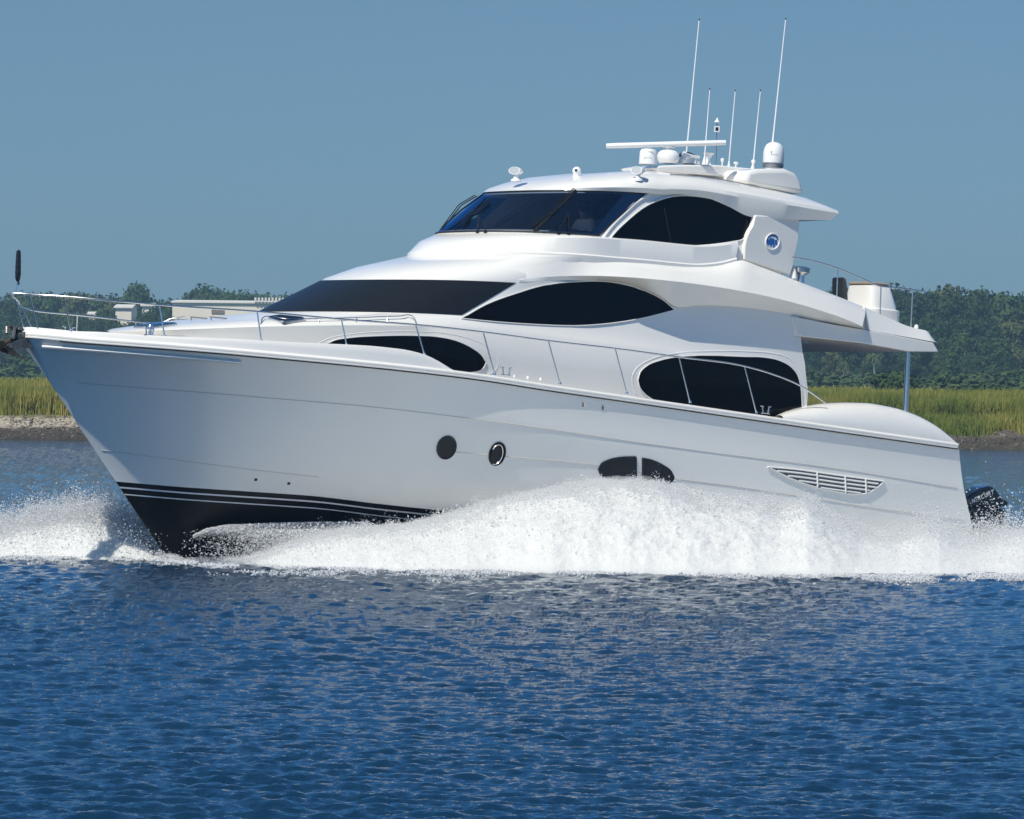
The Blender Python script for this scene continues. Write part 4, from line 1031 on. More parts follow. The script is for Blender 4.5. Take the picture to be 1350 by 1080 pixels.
m = MB(); m.box((hx-.12, hy, hz-.86), (.5, .5, .08)); m.box((hx-.38, hy, hz-.5), (.08, .5, .7)); m.tube([(hx-.12, hy, hz-.9), (hx-.12, hy, hz-1.3)], .05, 8); bevel(m.build('helm_seat', M_BROWN, yacht), .03)
m = MB(); m.tube([(hx+.44+.05*math.sin(t)*0, hy+.2*math.cos(t), hz-.44+.16*math.sin(t)) for t in np.linspace(0, 2*math.pi, 28)], .014, 6); m.tube([(hx+.44, hy, hz-.44), (hx+.6, hy, hz-.5)], .03, 8); m.tube([(hx+.44, hy-.2, hz-.44), (hx+.44, hy+.2, hz-.44)], .012, 6); m.build('steering_wheel', M_BLACK, yacht)
# ------------------------------------------------------------------ numeric noise
_tab = rng.random((256, 256))
def vnoise(x, y):
    xi = np.floor(x).astype(int); yi = np.floor(y).astype(int); fx = x-xi; fy = y-yi; fx = fx*fx*(3-2*fx); fy = fy*fy*(3-2*fy)
    a = _tab[xi & 255, yi & 255]; b = _tab[(xi+1) & 255, yi & 255]; c = _tab[xi & 255, (yi+1) & 255]; d = _tab[(xi+1) & 255, (yi+1) & 255]
    return (a*(1-fx)+b*fx)*(1-fy)+(c*(1-fx)+d*fx)*fy
def fbm(x, y, o=5, g=.5):
    s = 0; a = 1; t = 0
    for i in range(o): s = s+a*(vnoise(x+i*17.3, y+i*9.1)-.5); t += a; a *= g; x = x*2.03; y = y*2.03
    return s/t*2
ROLLT = math.tan(roll)
def horpx(px): return HOR+(px-CX)*ROLLT
def depth_at(px, py): return CAMH*F/(py-horpx(px))

# ------------------------------------------------------------------ water
def ocean(L, N, kmin, kmax, wd, seed, p=2.0, spread=1.0):
    r = np.random.default_rng(seed); k = 2*np.pi*np.fft.fftfreq(N, L/N); KX, KY = np.meshgrid(k, k, indexing='ij'); K = np.hypot(KX, KY)+1e-9
    A = np.where((K > kmin) & (K < kmax), K**-p, 0.0); dirn = np.abs((KX*math.cos(wd)+KY*math.sin(wd))/K); A = A*(.12+dirn**(2*spread))
    A = A*np.exp(-(K/kmax)**2)
    Hf = np.fft.ifft2(A*(r.normal(size=K.shape)+1j*r.normal(size=K.shape))).real
    gx, gy = np.gradient(Hf, L/N); return Hf/math.sqrt((gx**2+gy**2).mean())
def sample(T, L, x, y, ang):
    c, s = math.cos(ang), math.sin(ang); N = T.shape[0]; u = ((x*c-y*s)/L*N) % N; v = ((x*s+y*c)/L*N) % N
    i = np.floor(u).astype(int); j = np.floor(v).astype(int); fu = u-i; fv = v-j; i2 = (i+1) % N; j2 = (j+1) % N; i %= N; j %= N
    return (T[i, j]*(1-fu)+T[i2, j]*fu)*(1-fv)+(T[i, j2]*(1-fu)+T[i2, j2]*fu)*fv
TA = ocean(41.0, 1024, 2*np.pi/.95, 2*np.pi/.10, math.radians(115), 3, 2.05, 1.2); TB = ocean(17.3, 1024, 2*np.pi/.45, 2*np.pi/.05, math.radians(148), 5, 2.0, .8)
NC = 1150
ypx = np.concatenate([np.arange(1190, 671, -.6), np.arange(671, 530, -1.1)])
D = CAMH*F/(ypx-HOR); NR = len(D); ang = np.linspace(-math.radians(10.5), math.radians(10.5), NC)
X = D[:, None]*np.tan(ang)[None, :]; Y = np.repeat(D[:, None], NC, 1)
jit = (rng.random(X.shape)-.5)*.5; X = X+jit*(D[:, None]*(ang[1]-ang[0]))
patch = 0.75+0.5*np.clip(fbm(X/9., Y/16., 3)+.5, 0, 1)
Zw = (0.12*sample(TA, 41.0, X, Y, .3)+0.23*sample(TB, 17.3, X, Y, 1.1))*patch
Zw *= np.clip((262-Y)/30, 0, 1)
V = np.stack([X, Y, Zw], -1).reshape(-1, 3)
ii, jj_ = np.meshgrid(np.arange(NR-1), np.arange(NC-1), indexing='ij'); a = (ii*NC+jj_).ravel()
T = np.stack([a, a+1, a+NC+1, a+NC], 1)
nv = len(V); V = np.vstack([V, [(-3000, -600, -.16), (3000, -600, -.16), (3000, 5000, -.16), (-3000, 5000, -.16)]]); T = np.vstack([T, [[nv, nv+1, nv+2, nv+3]]])
M_WATER = bpy.data.materials.new('river_water'); M_WATER.use_nodes = True; t = M_WATER.node_tree; b = t.nodes['Principled BSDF']
b.inputs['Base Color'].default_value = (0.004, 0.027, 0.064, 1); b.inputs['Roughness'].default_value = .05; b.inputs['IOR'].default_value = 1.33
co = t.nodes.new('ShaderNodeTexCoord'); mp = t.nodes.new('ShaderNodeMapping'); mp.inputs['Scale'].default_value = (1, .8, 1); n1_ = t.nodes.new('ShaderNodeTexNoise'); n1_.inputs['Scale'].default_value = 16; n1_.inputs['Detail'].default_value = 5; n1_.inputs['Roughness'].default_value = .6
bp = t.nodes.new('ShaderNodeBump'); bp.inputs['Strength'].default_value = .8; bp.inputs['Distance'].default_value = .03
t.links.new(co.outputs['Object'], mp.inputs[0]); t.links.new(mp.outputs[0], n1_.inputs['Vector']); t.links.new(n1_.outputs['Fac'], bp.inputs['Height']); t.links.new(bp.outputs[0], b.inputs['Normal'])
wt = mk_np('water', V, T, M_WATER, smooth=True); tag(wt, kind='structure')

# ------------------------------------------------------------------ foam and spray
M_FOAM = mat('white_foam', (.66, .66, .64), .85, spec=.1, bump=.35, bscale=30)
M_FOAM.node_tree.nodes['Principled BSDF'].inputs['Subsurface Weight'].default_value = .7
M_FOAM.node_tree.nodes['Principled BSDF'].inputs['Subsurface Radius'].default_value = (.16, .16, .16)
M_FOAM.node_tree.nodes['Principled BSDF'].inputs['Subsurface Scale'].default_value = 1.0
def tab(x, P): return np.interp(x, [p[0] for p in P], [p[1] for p in P])
TOPP = [(-400, 720), (-150, 705), (0, 698), (40, 690), (80, 682), (120, 679), (150, 682), (170, 690), (188, 702), (205, 724), (236, 738), (262, 742), (290, 742), (320, 739), (350, 731), (385, 717), (420, 706), (470, 699), (530, 695), (570, 688), (600, 681), (640, 668), (680, 656), (720, 647), (760, 640), (790, 636), (850, 637), (880, 641), (920, 653), (960, 659), (1000, 664), (1030, 672), (1065, 662), (1095, 679), (1134, 700), (1160, 706), (1187, 708), (1215, 699), (1240, 696), (1262, 706), (1290, 713), (1315, 709), (1350, 700), (1400, 706), (1450, 700), (1700, 712)]
BOTP = [(-400, 728), (-100, 733), (0, 735), (120, 738), (225, 741), (300, 747), (400, 751), (700, 757), (1000, 761), (1350, 761), (1700, 762)]
HULLD = [(-400, 88), (0, 86.5), (200, 84), (232, 82.4), (300, 82.5), (600, 84.9), (900, 87.8), (1288, 90.9), (1700, 93)]
PXN = 1500; SN = 110
pxs = np.linspace(-400, 1700, PXN)
dn = CAMH*F/(tab(pxs, BOTP)-horpx(pxs)); dh = tab(pxs, HULLD); frac = np.where(pxs < 236, .45, .72); dc = dn+(dh-dn)*frac
edge = 0.45*fbm(pxs/60., pxs*0+3, 3, .5); dn = dn+edge
zc_ = CAMH-(tab(pxs, TOPP)-horpx(pxs))/F*dc
S = np.linspace(0, 1, SN)[None, :]; sc_ = .62
d = np.where(S < sc_, dn[:, None]+(dc-dn)[:, None]*(S/sc_), dc[:, None]+(dh+.9-dc)[:, None]*((S-sc_)/(1-sc_)))
pr1 = 1-(1-np.clip(S/sc_, 0, 1))**1.75
pr2 = 1-.65*((np.clip(S, sc_, 1)-sc_)/(1-sc_))**1.5
prof = np.where(S < sc_, pr1, pr2)
x = (pxs-CX)[:, None]/F*d
nz = fbm(x*1.1+5, d*1.1, 5, .6); nf_ = fbm(x*7, d*7, 4, .65); ridg = 1-np.abs(fbm(x*2.2-d*1.6+3, d*2.0+x*.8, 4, .6))*1.6
swp = fbm((x+S*1.6)*2.6, S*10-x*.9+11, 4, .6)
amp = np.clip(prof*zc_[:, None]*1.6, 0, 1)
z = -.10+(zc_[:, None]+.10)*prof*(1+.10*nz*prof)+amp*(.03*nf_+.04*(ridg-.6)+.10*swp)*np.clip(1.15-prof, .25, 1)+.012*nf_*np.clip(S*8, 0, 1)
z = np.minimum(z, CAMH)
d2 = d-amp*.05*nf_-amp*.05*nz
Vf = np.stack([(pxs-CX)[:, None]/F*d2+.10*fbm(x*6+40, d*6, 3)*amp, d2, z], -1)
Vf = Vf.reshape(-1, 3); ii, jj_ = np.meshgrid(np.arange(PXN-1), np.arange(SN-1), indexing='ij'); a = (ii*SN+jj_).ravel(); Tf = np.stack([a, a+SN, a+SN+1, a+1], 1)
fm = mk_np('foam_wave', Vf, Tf, M_FOAM, smooth=True); tag(fm, 'churned white bow wave and wake foam rolling along the hull', 'foam', kind='stuff')
# droplets
def drops(P, size, seed):
    r = np.random.default_rng(seed); n = len(P)
    base = np.array([(1, 1, 1), (1, -1, -1), (-1, 1, -1), (-1, -1, 1)], float)/1.732
    q = r.normal(size=(n, 4)); q /= np.linalg.norm(q, axis=1)[:, None]; w, xx, yy, zz = q.T
    R = np.stack([1-2*(yy*yy+zz*zz), 2*(xx*yy-zz*w), 2*(xx*zz+yy*w), 2*(xx*yy+zz*w), 1-2*(xx*xx+zz*zz), 2*(yy*zz-xx*w), 2*(xx*zz-yy*w), 2*(yy*zz+xx*w), 1-2*(xx*xx+yy*yy)], -1).reshape(n, 3, 3)
    Vv = np.einsum('nij,kj->nki', R, base)*size[:, None, None]+P[:, None, :]
    tri = np.array([(0, 1, 2), (0, 3, 1), (0, 2, 3), (1, 3, 2)]); Tt = (np.arange(n)*4)[:, None, None]+tri[None]
    return Vv.reshape(-1, 3), Tt.reshape(-1, 3)
def surf_pt(px, s):
    i = np.clip(((px+400)/2100*(PXN-1)).astype(int), 0, PXN-1); j = np.clip((s*(SN-1)).astype(int), 0, SN-1); return Vf.reshape(PXN, SN, 3)[i, j]
PP_, SZ = [], []
def addp(P, s): PP_.append(P); SZ.append(s)
n = 60000   # grains lying on the foam
px = rng.uniform(-150, 1500, n); s = rng.uniform(.05, .98, n)**.8; P = surf_pt(px, s); P = P+rng.normal(size=P.shape)*[.05, .05, .03]+[0, -.02, .02]; addp(P, rng.lognormal(math.log(.0062), .45, n))
n = 230000   # crest fringe
px = rng.uniform(-200, 1500, n); s = np.clip(rng.normal(.62, .12, n), .1, .95); P = surf_pt(px, s); cl = np.clip(vnoise(px/14., px*0)*.7+vnoise(px/5., px*0+9)*.5, .05, 2)
side = np.where((px > 195) & (px < 300), .25, 1)*np.where(px < 236, 1.9, np.where(px < 600, .55, np.where(px < 1000, .6, 1.0)))
hgt = rng.exponential(.085, n)*cl*side; P = P+np.stack([rng.normal(size=n)*.06, rng.normal(size=n)*.2, hgt+.0], -1); addp(P, rng.lognormal(math.log(.0085), .5, n)*np.clip(1-hgt*.5, .5, 1))
n = 42000    # thick cloud of spray on the far side of the bow
px = rng.uniform(-260, 205, n); s = np.clip(rng.normal(.5, .2, n), .05, .95); P = surf_pt(px, s); P = P+np.stack([rng.normal(size=n)*.15, rng.normal(size=n)*.4, np.abs(rng.normal(size=n))*.17+rng.exponential(.07, n)], -1); addp(P, rng.lognormal(math.log(.008), .45, n))
# sheet of spray peeling off the hull at the bow
n = 52000
t_ = rng.random(n)**.8; px = 256+t_*230; ytop = np.interp(px, [256, 275, 300, 340, 400, 486], [706, 697, 692, 690.5, 688.5, 688]); thick = np.interp(px, [256, 300, 350, 420, 486], [3, 10, 22, 40, 40])
py = ytop+np.abs(rng.normal(size=n))*thick*.55; dd = np.interp(px, [256, 486], [82.0, 83.2])+rng.normal(size=n)*.25-.15-(py-ytop)/F*82*.5
P = np.stack([(px-CX)/F*dd, dd, CAMH-(py-horpx(px))/F*dd], -1); addp(P, rng.lognormal(math.log(.010), .45, n))
n = 14000   # broken drops under the sheet
px = rng.uniform(240, 420, n); py = rng.uniform(698, 741, n); dd = 81.6+rng.normal(size=n)*.2; P = np.stack([(px-CX)/F*dd, dd, CAMH-(py-horpx(px))/F*dd], -1); k = rng.random(n) < np.clip((px-245)/150, .05, .8); addp(P[k], rng.lognormal(math.log(.009), .5, n)[k])
# splashes at the stern quarter and round the outboard
n = 9000
px = np.concatenate([rng.normal(1225, 18, n//2), rng.normal(1320, 26, n//2)]); py = 706-rng.exponential(10, n); dd = rng.normal(88.3, .5, n); P = np.stack([(px-CX)/F*dd, dd, CAMH-(py-horpx(px))/F*dd], -1); addp(P, rng.lognormal(math.log(.011), .5, n))
n = 60000   # loose foam drifting on the water in front of the wave
px = rng.uniform(-300, 1600, n); ds = rng.exponential(1.1, n); dd = np.interp(px, pxs, dn)+.15-ds; x_ = (px-CX)/F*dd; k = fbm(x_*1.6+9, dd*.9, 4, .6) > -.05+ds*.13
P = np.stack([x_, dd, np.full(n, .02)+rng.normal(size=n)*.015], -1); addp(P[k], rng.lognormal(math.log(.016), .5, n)[k])
P = np.vstack(PP_); SZ = np.concatenate(SZ); k = P[:, 2] > -.02; Vd, Td = drops(P[k], np.clip(SZ[k], .004, .035), 11)
M_DROP = bpy.data.materials.new('spray_drops'); M_DROP.use_nodes = True; t = M_DROP.node_tree; t.nodes.clear(); o_ = t.nodes.new('ShaderNodeOutputMaterial'); mx = t.nodes.new('ShaderNodeMixShader'); mx.inputs[0].default_value = .5
df = t.nodes.new('ShaderNodeBsdfDiffuse'); df.inputs[0].default_value = (.95, .95, .95, 1); tl = t.nodes.new('ShaderNodeBsdfTranslucent'); tl.inputs[0].default_value = (.9, .92, .95, 1)
t.links.new(df.outputs[0], mx.inputs[1]); t.links.new(tl.outputs[0], mx.inputs[2]); t.links.new(mx.outputs[0], o_.inputs[0])
sp = mk_np('spray', Vd, Td, M_DROP, smooth=True); tag(sp, 'fine white spray droplets thrown up beside the bow and along the hull', 'spray', kind='stuff')

# ------------------------------------------------------------------ far bank
SH = 232.0
def shore(x): return SH+1.2*fbm(x/14., x*0+2, 3)+.5*fbm(x/2.5, x*0+7, 3)
def groundz(x, y):
    s = y-shore(x); z = np.interp(s, [-6, 0, .6, 2.0, 4.5, 7, 30, 120, 400, 700], [-1.2, -.05, .35, .62, 1.15, 1.25, 1.35, 1.35, 1.8, 3.0])
    return z+.10*fbm(x/1.3, y/1.3, 4)*np.clip(s+.5, 0, 1)
gx = np.concatenate([np.linspace(-900, -80, 60)[:-1], np.linspace(-80, 80, 640), np.linspace(80, 900, 60)[1:]]); gy = np.concatenate([np.linspace(SH-7, SH+9, 110), np.geomspace(SH+9.5, 4000, 130)])
GX, GY = np.meshgrid(gx, gy, indexing='ij'); GZ = groundz(GX, GY); V = np.stack([GX, GY, GZ], -1).reshape(-1, 3); a_, b_ = GX.shape
ii, jj_ = np.meshgrid(np.arange(a_-1), np.arange(b_-1), indexing='ij'); a = (ii*b_+jj_).ravel(); T = np.stack([a, a+b_, a+b_+1, a+1], 1)
M_BANK = bpy.data.materials.new('bank_ground'); M_BANK.use_nodes = True; t = M_BANK.node_tree; b = t.nodes['Principled BSDF']; b.inputs['Roughness'].default_value = .85
geo = t.nodes.new('ShaderNodeNewGeometry'); sx = t.nodes.new('ShaderNodeSeparateXYZ'); t.links.new(geo.outputs['Position'], sx.inputs[0])
nz_ = t.nodes.new('ShaderNodeTexNoise'); nz_.inputs['Scale'].default_value = .9; nz_.inputs['Detail'].default_value = 8; t.links.new(geo.outputs['Position'], nz_.inputs['Vector'])
ad = t.nodes.new('ShaderNodeMath'); ad.operation = 'MULTIPLY_ADD'; ad.inputs[1].default_value = .5; ad.inputs[2].default_value = -.25; t.links.new(nz_.outputs['Fac'], ad.inputs[0])
a2 = t.nodes.new('ShaderNodeMath'); a2.operation = 'ADD'; t.links.new(sx.outputs['Z'], a2.inputs[0]); t.links.new(ad.outputs[0], a2.inputs[1])
rp = t.nodes.new('ShaderNodeValToRGB'); e = rp.color_ramp.elements; e[0].position = 0; e[0].color = (.035, .028, .02, 1); e[1].position = 1; e[1].color = (.10, .11, .03, 1)
for p_, c_ in ((.28, (.06, .048, .034, 1)), (.38, (.09, .07, .05, 1)), (.45, (.42, .36, .28, 1)), (.74, (.40, .34, .25, 1)), (.82, (.15, .14, .05, 1))): k = e.new(p_); k.color = c_
mr = t.nodes.new('ShaderNodeMapRange'); mr.inputs[1].default_value = 0; mr.inputs[2].default_value = 1.45; t.links.new(a2.outputs[0], mr.inputs[0]); t.links.new(mr.outputs[0], rp.inputs[0])
dk_ = t.nodes.new('ShaderNodeMapRange'); dk_.interpolation_type = 'SMOOTHSTEP'; dk_.inputs[1].default_value = 0; dk_.inputs[2].default_value = 10; dk_.inputs[3].default_value = 0; dk_.inputs[4].default_value = .85; t.links.new(sx.outputs['X'], dk_.inputs[0])
zl_ = t.nodes.new('ShaderNodeMath'); zl_.operation = 'LESS_THAN'; zl_.inputs[1].default_value = 1.15; t.links.new(sx.outputs['Z'], zl_.inputs[0]); ml_ = t.nodes.new('ShaderNodeMath'); ml_.operation = 'MULTIPLY'; t.links.new(dk_.outputs[0], ml_.inputs[0]); t.links.new(zl_.outputs[0], ml_.inputs[1])
md_ = t.nodes.new('ShaderNodeMix'); md_.data_type = 'RGBA'; md_.inputs[7].default_value = (.06, .05, .03, 1); t.links.new(ml_.outputs[0], md_.inputs['Factor']); t.links.new(rp.outputs[0], md_.inputs[6])
n2 = t.nodes.new('ShaderNodeTexNoise'); n2.inputs['Scale'].default_value = 6; n2.inputs['Detail'].default_value = 6; t.links.new(geo.outputs['Position'], n2.inputs['Vector'])
r2 = t.nodes.new('ShaderNodeMapRange'); r2.inputs[1].default_value = .35; r2.inputs[2].default_value = .65; r2.inputs[3].default_value = .45; r2.inputs[4].default_value = 1.25; t.links.new(n2.outputs['Fac'], r2.inputs[0])
mm_ = t.nodes.new('ShaderNodeMix'); mm_.data_type = 'RGBA'; mm_.blend_type = 'MULTIPLY'; mm_.inputs['Factor'].default_value = 1; t.links.new(md_.outputs[2], mm_.inputs[6]); t.links.new(r2.outputs[0], mm_.inputs[7]); t.links.new(mm_.outputs[2], b.inputs['Base Color'])
bk = mk_np('ground', V, T, M_BANK, smooth=True); tag(bk, kind='structure')
# marsh grass
def grassmat(name, c0, c1, c2):
    m = bpy.data.materials.new(name); m.use_nodes = True; t = m.node_tree; b = t.nodes['Principled BSDF']; b.inputs['Roughness'].default_value = .7; b.inputs['Specular IOR Level'].default_value = .2
    g = t.nodes.new('ShaderNodeNewGeometry'); n = t.nodes.new('ShaderNodeTexNoise'); n.inputs['Scale'].default_value = .22; n.inputs['Detail'].default_value = 4; t.links.new(g.outputs['Position'], n.inputs['Vector'])
    r = t.nodes.new('ShaderNodeValToRGB'); e = r.color_ramp.elements; e[0].position = .36; e[0].color = (*c0, 1); e[1].position = .66; e[1].color = (*c2, 1); k = e.new(.5); k.color = (*c1, 1)
    t.links.new(n.outputs['Fac'], r.inputs[0]); t.links.new(r.outputs[0], b.inputs['Base Color']); return m
GM = [grassmat('marsh_grass_green', (.085, .13, .02), (.165, .19, .03), (.27, .25, .05)), grassmat('marsh_grass_gold', (.18, .19, .035), (.29, .26, .055), (.38, .31, .09)), grassmat('marsh_grass_dry', (.24, .20, .08), (.31, .26, .11), (.36, .28, .14))]
def blades(n, xr, yr, h, w, seed, pw=1.0):
    r = np.random.default_rng(seed); x = r.uniform(xr[0], xr[1], n); y = yr[0]+(yr[1]-yr[0])*r.random(n)**pw+(1.6*vnoise(x/1.1, x*0+4)**2 if yr[0] < 6 else 0); y = y+shore(x)
    z = groundz(x, y); hh = h*r.uniform(.72, 1.08, n)*(.86+.28*vnoise(x/3.1, y/3.1)); a = r.normal(size=n)*.55; lean = r.normal(size=(n, 2))*.16*hh[:, None]
    ww = w*r.uniform(.6, 1.4, n); dx, dy = np.cos(a)*ww/2, np.sin(a)*ww/2
    p0 = np.stack([x-dx, y-dy, z-.05], -1); p1 = np.stack([x+dx, y+dy, z-.05], -1); p2 = np.stack([x+lean[:, 0]*.4+dx*.8, y+lean[:, 1]*.4+dy*.8, z+hh*.6], -1); p3 = np.stack([x+lean[:, 0]*.4-dx*.8, y+lean[:, 1]*.4-dy*.8, z+hh*.6], -1); p4 = np.stack([x+lean[:, 0], y+lean[:, 1], z+hh], -1)
    Vb = np.stack([p0, p1, p2, p3, p4], 1).reshape(-1, 3); i = np.arange(n)*5; Tb = np.concatenate([np.stack([i, i+1, i+2], 1), np.stack([i, i+2, i+3], 1), np.stack([i+3, i+2, i+4], 1)])
    gold = vnoise(x/7.+50, y/5.)+r.normal(size=n)*.10; mi = np.where(gold > .62, 1, 0); mi = np.where((gold > 1.02), 2, mi); return Vb, Tb, np.concatenate([mi]*3)
parts = [blades(210000, (-52, 52), (5.0, 30), 1.55, .042, 1, 1.4), blades(70000, (-75, 75), (28, 90), 1.5, .13, 2, 1.2), blades(60000, (-130, 130), (88, 330), 1.35, .35, 3, 1.0), blades(22000, (4, 52), (2.0, 5.4), .75, .05, 4)]
off = 0; VV, TT, MI = [], [], []
for v_, t_, m_ in parts: VV.append(v_); TT.append(t_+off); MI.append(m_); off += len(v_)
gr = mk_np('marsh_grass', np.vstack(VV), np.vstack(TT), GM, smooth=False, mi=np.concatenate(MI)); tag(gr, 'tall green and golden marsh grass covering the far bank', 'grass', kind='stuff')
# shells and stones on the mud edge
n = 9000; x = rng.uniform(-50, 50, n); y = shore(x)+rng.uniform(.1, 4.6, n); P = np.stack([x, y, groundz(x, y)+.01], -1); Vs, Ts = drops(P, np.clip(rng.lognormal(math.log(.05), .5, n), .02, .2), 5)
M_SHELL = mat('shell_stone', (.24, .21, .17), .8, var=(.05, .045, .035), nscale=1.3); sh_ = mk_np('shore_shells', Vs, Ts, M_SHELL); tag(sh_, 'scattered shells and stones on the muddy shoreline', 'shells', kind='stuff')

# ------------------------------------------------------------------ trees
def leafmat(name, c, c2):
    return mat(name, c, .75, spec=.15, var=c2, nscale=.35)
LM = [leafmat('foliage_deep', (.015, .040, .014), (.036, .072, .022)), leafmat('foliage_mid', (.028, .062, .018), (.060, .100, .030)), leafmat('foliage_olive', (.060, .080, .028), (.100, .115, .040)), leafmat('foliage_dry', (.09, .06, .045), (.12, .09, .06))]
M_BARK = mat('bark', (.11, .09, .07), .9, noise=.4, nscale=2)
def leaf_cloud(lobes, nper, size, seed, mi0=0):
    r = np.random.default_rng(seed); Pp, Nn, mi = [], [], []
    for (c, rad) in lobes:
        n = int(nper*rad[0]*rad[2]); dr = r.normal(size=(n, 3)); dr /= np.linalg.norm(dr, axis=1)[:, None]; rr = r.random(n)**.35; bump_ = 1+.22*np.sin(dr[:, 0]*7+c[0]*3)*np.cos(dr[:, 2]*6+c[1])
        p = np.array(c)+dr*np.array(rad)*(rr*bump_)[:, None]; Pp.append(p); Nn.append(dr+r.normal(size=(n, 3))*.55); mi.append(np.full(n, 0))
    P = np.vstack(Pp); N = np.vstack(Nn); N /= np.linalg.norm(N, axis=1)[:, None]; n = len(P); a = np.cross(N, r.normal(size=(n, 3))); a /= np.linalg.norm(a, axis=1)[:, None]; b = np.cross(N, a); s = size*r.uniform(.5, 1.4, n)[:, None]
    V = np.stack([P-a*s-b*s*.3, P+b*s*.8-a*s*.2, P+a*s+b*s*.2, P-b*s*.75+a*s*.15], 1).reshape(-1, 3); T = np.arange(n*4).reshape(-1, 4); return V, T
def tree_proto(h, w, nl, seed, kind, lm, size=.27, dens=150):
    r = np.random.default_rng(seed); lobes = []
    ht_ = h*.30
    for k in range(nl):
        t = (k+.5)/nl; zz = h*(.34+.56*t); env = math.sqrt(max(0., 1-(max(t-.25, 0)/.82)**2)); a = k*2.4+r.uniform(-.5, .5); q = w*.5*env*r.uniform(.35, .72)*(1 if k < nl-1 else .1); rd_ = w*r.uniform(.19, .28)
        lobes.append(((q*math.cos(a), q*math.sin(a), zz-rd_*.3), (rd_, rd_, rd_*r.uniform(.6, .85))))
    root = empty(kind); m = MB(); m.tube([(0, 0, -.5), (0, 0, h*.2), (r.normal()*.3, r.normal()*.3, h*.5), (r.normal()*.4, 0, h*.8)], [w*.045, w*.034, w*.02, w*.008], 8)
    for (c, rd_) in lobes[::2]: m.tube([(0, 0, max(h*.25, c[2]*.55)), (c[0]*.5, c[1]*.5, c[2]*.8), c], [w*.018, w*.012, w*.005], 5)
    m.build('trunk', M_BARK, root, autos=None)
    V, T = leaf_cloud(lobes, dens, size, seed); mk_np('crown', V, T, lm, parent=root); return root
def copy_tree(o):
    c = o.copy(); COL.objects.link(c)
    for ch in o.children: d_ = ch.copy(); COL.objects.link(d_); d_.parent = c
    return c
PR = [tree_proto(12, 9, 15, 1, 'broadleaf_tree', LM[0]), tree_proto(12, 8, 13, 2, 'broadleaf_tree', LM[1]), tree_proto(12, 7, 12, 3, 'broadleaf_tree', LM[0]), tree_proto(12, 8.5, 14, 4, 'broadleaf_tree', LM[2]), tree_proto(12, 9.5, 16, 5, 'broadleaf_tree', LM[1]), tree_proto(9, 7, 10, 6, 'broadleaf_tree', LM[3])]
used = [False]*len(PR)
def place_tree(k, px, D_, ytop, wscale=1.0, label='dark broadleaf tree in the wooded far bank', group='trees on the far bank', hmin=4):
    x = (px-CX)/F*D_; z0 = float(groundz(np.array([x]), np.array([D_]))[0]); ztop = CAMH+(horpx(px)-ytop)/F*D_; h = max(ztop-z0, hmin)
    o = PR[k] if not used[k] else copy_tree(PR[k]); used[k] = True; base = 9. if k == 5 else 12.
    s = h/base; o.location = (x, D_, z0-.1); o.rotation_euler = (0, 0, rnd.uniform(0, 6.28)); q = wscale*rnd.uniform(.9, 1.15)*max(s, .5)
    o.scale = (q, q, s); tag(o, label, 'tree', group); return o
skyL = [(-400, 392), (-60, 388), (0, 386), (40, 382), (60, 384), (90, 381), (130, 383), (150, 383), (177, 388), (210, 391), (240, 388), (270, 375), (300, 382), (345, 379), (375, 384), (400, 396), (500, 394), (700, 390), (900, 384), (1000, 380), (1060, 380), (1100, 376), (1140, 378), (1180, 374), (1200, 371), (1225, 376), (1245, 373), (1270, 377), (1290, 381), (1310, 380), (1330, 381), (1350, 384), (1450, 380), (1750, 388)]
LG = 'dark green trees massed along the far bank on the left'; RG = 'tall trees of the hazy wood on the far bank at right'; MG = 'trees of the far bank behind the yacht'
lab = {LG: 'far green tree in the low wooded line left of the yacht bow', RG: 'tall green tree in the hazy wood on the bank right of the yacht', MG: 'green tree in the far wood hidden behind the yacht'}
for row, (D0, dy, st) in enumerate(((885, -3, 22), (865, -1, 25), (835, 22, 28), (810, 42, 32), (780, 62, 38))):
    px = -300+row*9
    while px < 1020:
        g = LG if px < 430 else MG
        if not (row >= 2 and 420 < px): 
            yt = float(np.interp(px, [p[0] for p in skyL], [p[1] for p in skyL]))+dy+rnd.uniform(-2, 6)
            if not (row >= 2 and 222 < px < 400):
                k = rnd.choice([0, 1, 2, 3, 4]); place_tree(k if not (row == 0 and 30 < px < 80) else 5, px, D0+rnd.uniform(-10, 10), yt, .72, lab[g], g)
        px += st*rnd.uniform(.75, 1.3)*(1.0 if px < 430 else 1.5)
place_tree(4, 177, 872, 366.5, .62, 'lone round dark tree rising above the skyline left of the bow', None); place_tree(0, 269, 865, 369.5, .95, 'broad rounded tree above the roofs of the pale warehouse', None)
for px, yt, d_ in ((190, 405, 790), (203, 398, 792), (216, 402, 788), (226, 414, 786), (146, 408, 795), (133, 405, 800), (232, 424, 780), (180, 414, 778), (119, 417, 792), (152, 421, 784), (161, 423, 782), (170, 420, 784), (112, 412, 795), (127, 414, 793)): place_tree(rnd.choice([0, 1, 2]), px, d_, yt, .5, 'dark tree standing in front of the pale warehouses', 'trees in front of the warehouses')
for row, (D0, dy, st) in enumerate(((740, -8, 36), (715, 4, 38), (690, 34, 40), (665, 56, 42), (640, 80, 44), (615, 98, 42))):
    px = 1010+row*11
    while px < 1640:
        yt = float(np.interp(px, [p[0] for p in skyL], [p[1] for p in skyL]))+dy+rnd.uniform(-3, 7); place_tree(rnd.choice([0, 0, 1, 2, 3, 4]), px, D0+rnd.uniform(-9, 9), yt, .80, lab[RG], RG); px += st*rnd.uniform(.75, 1.25)
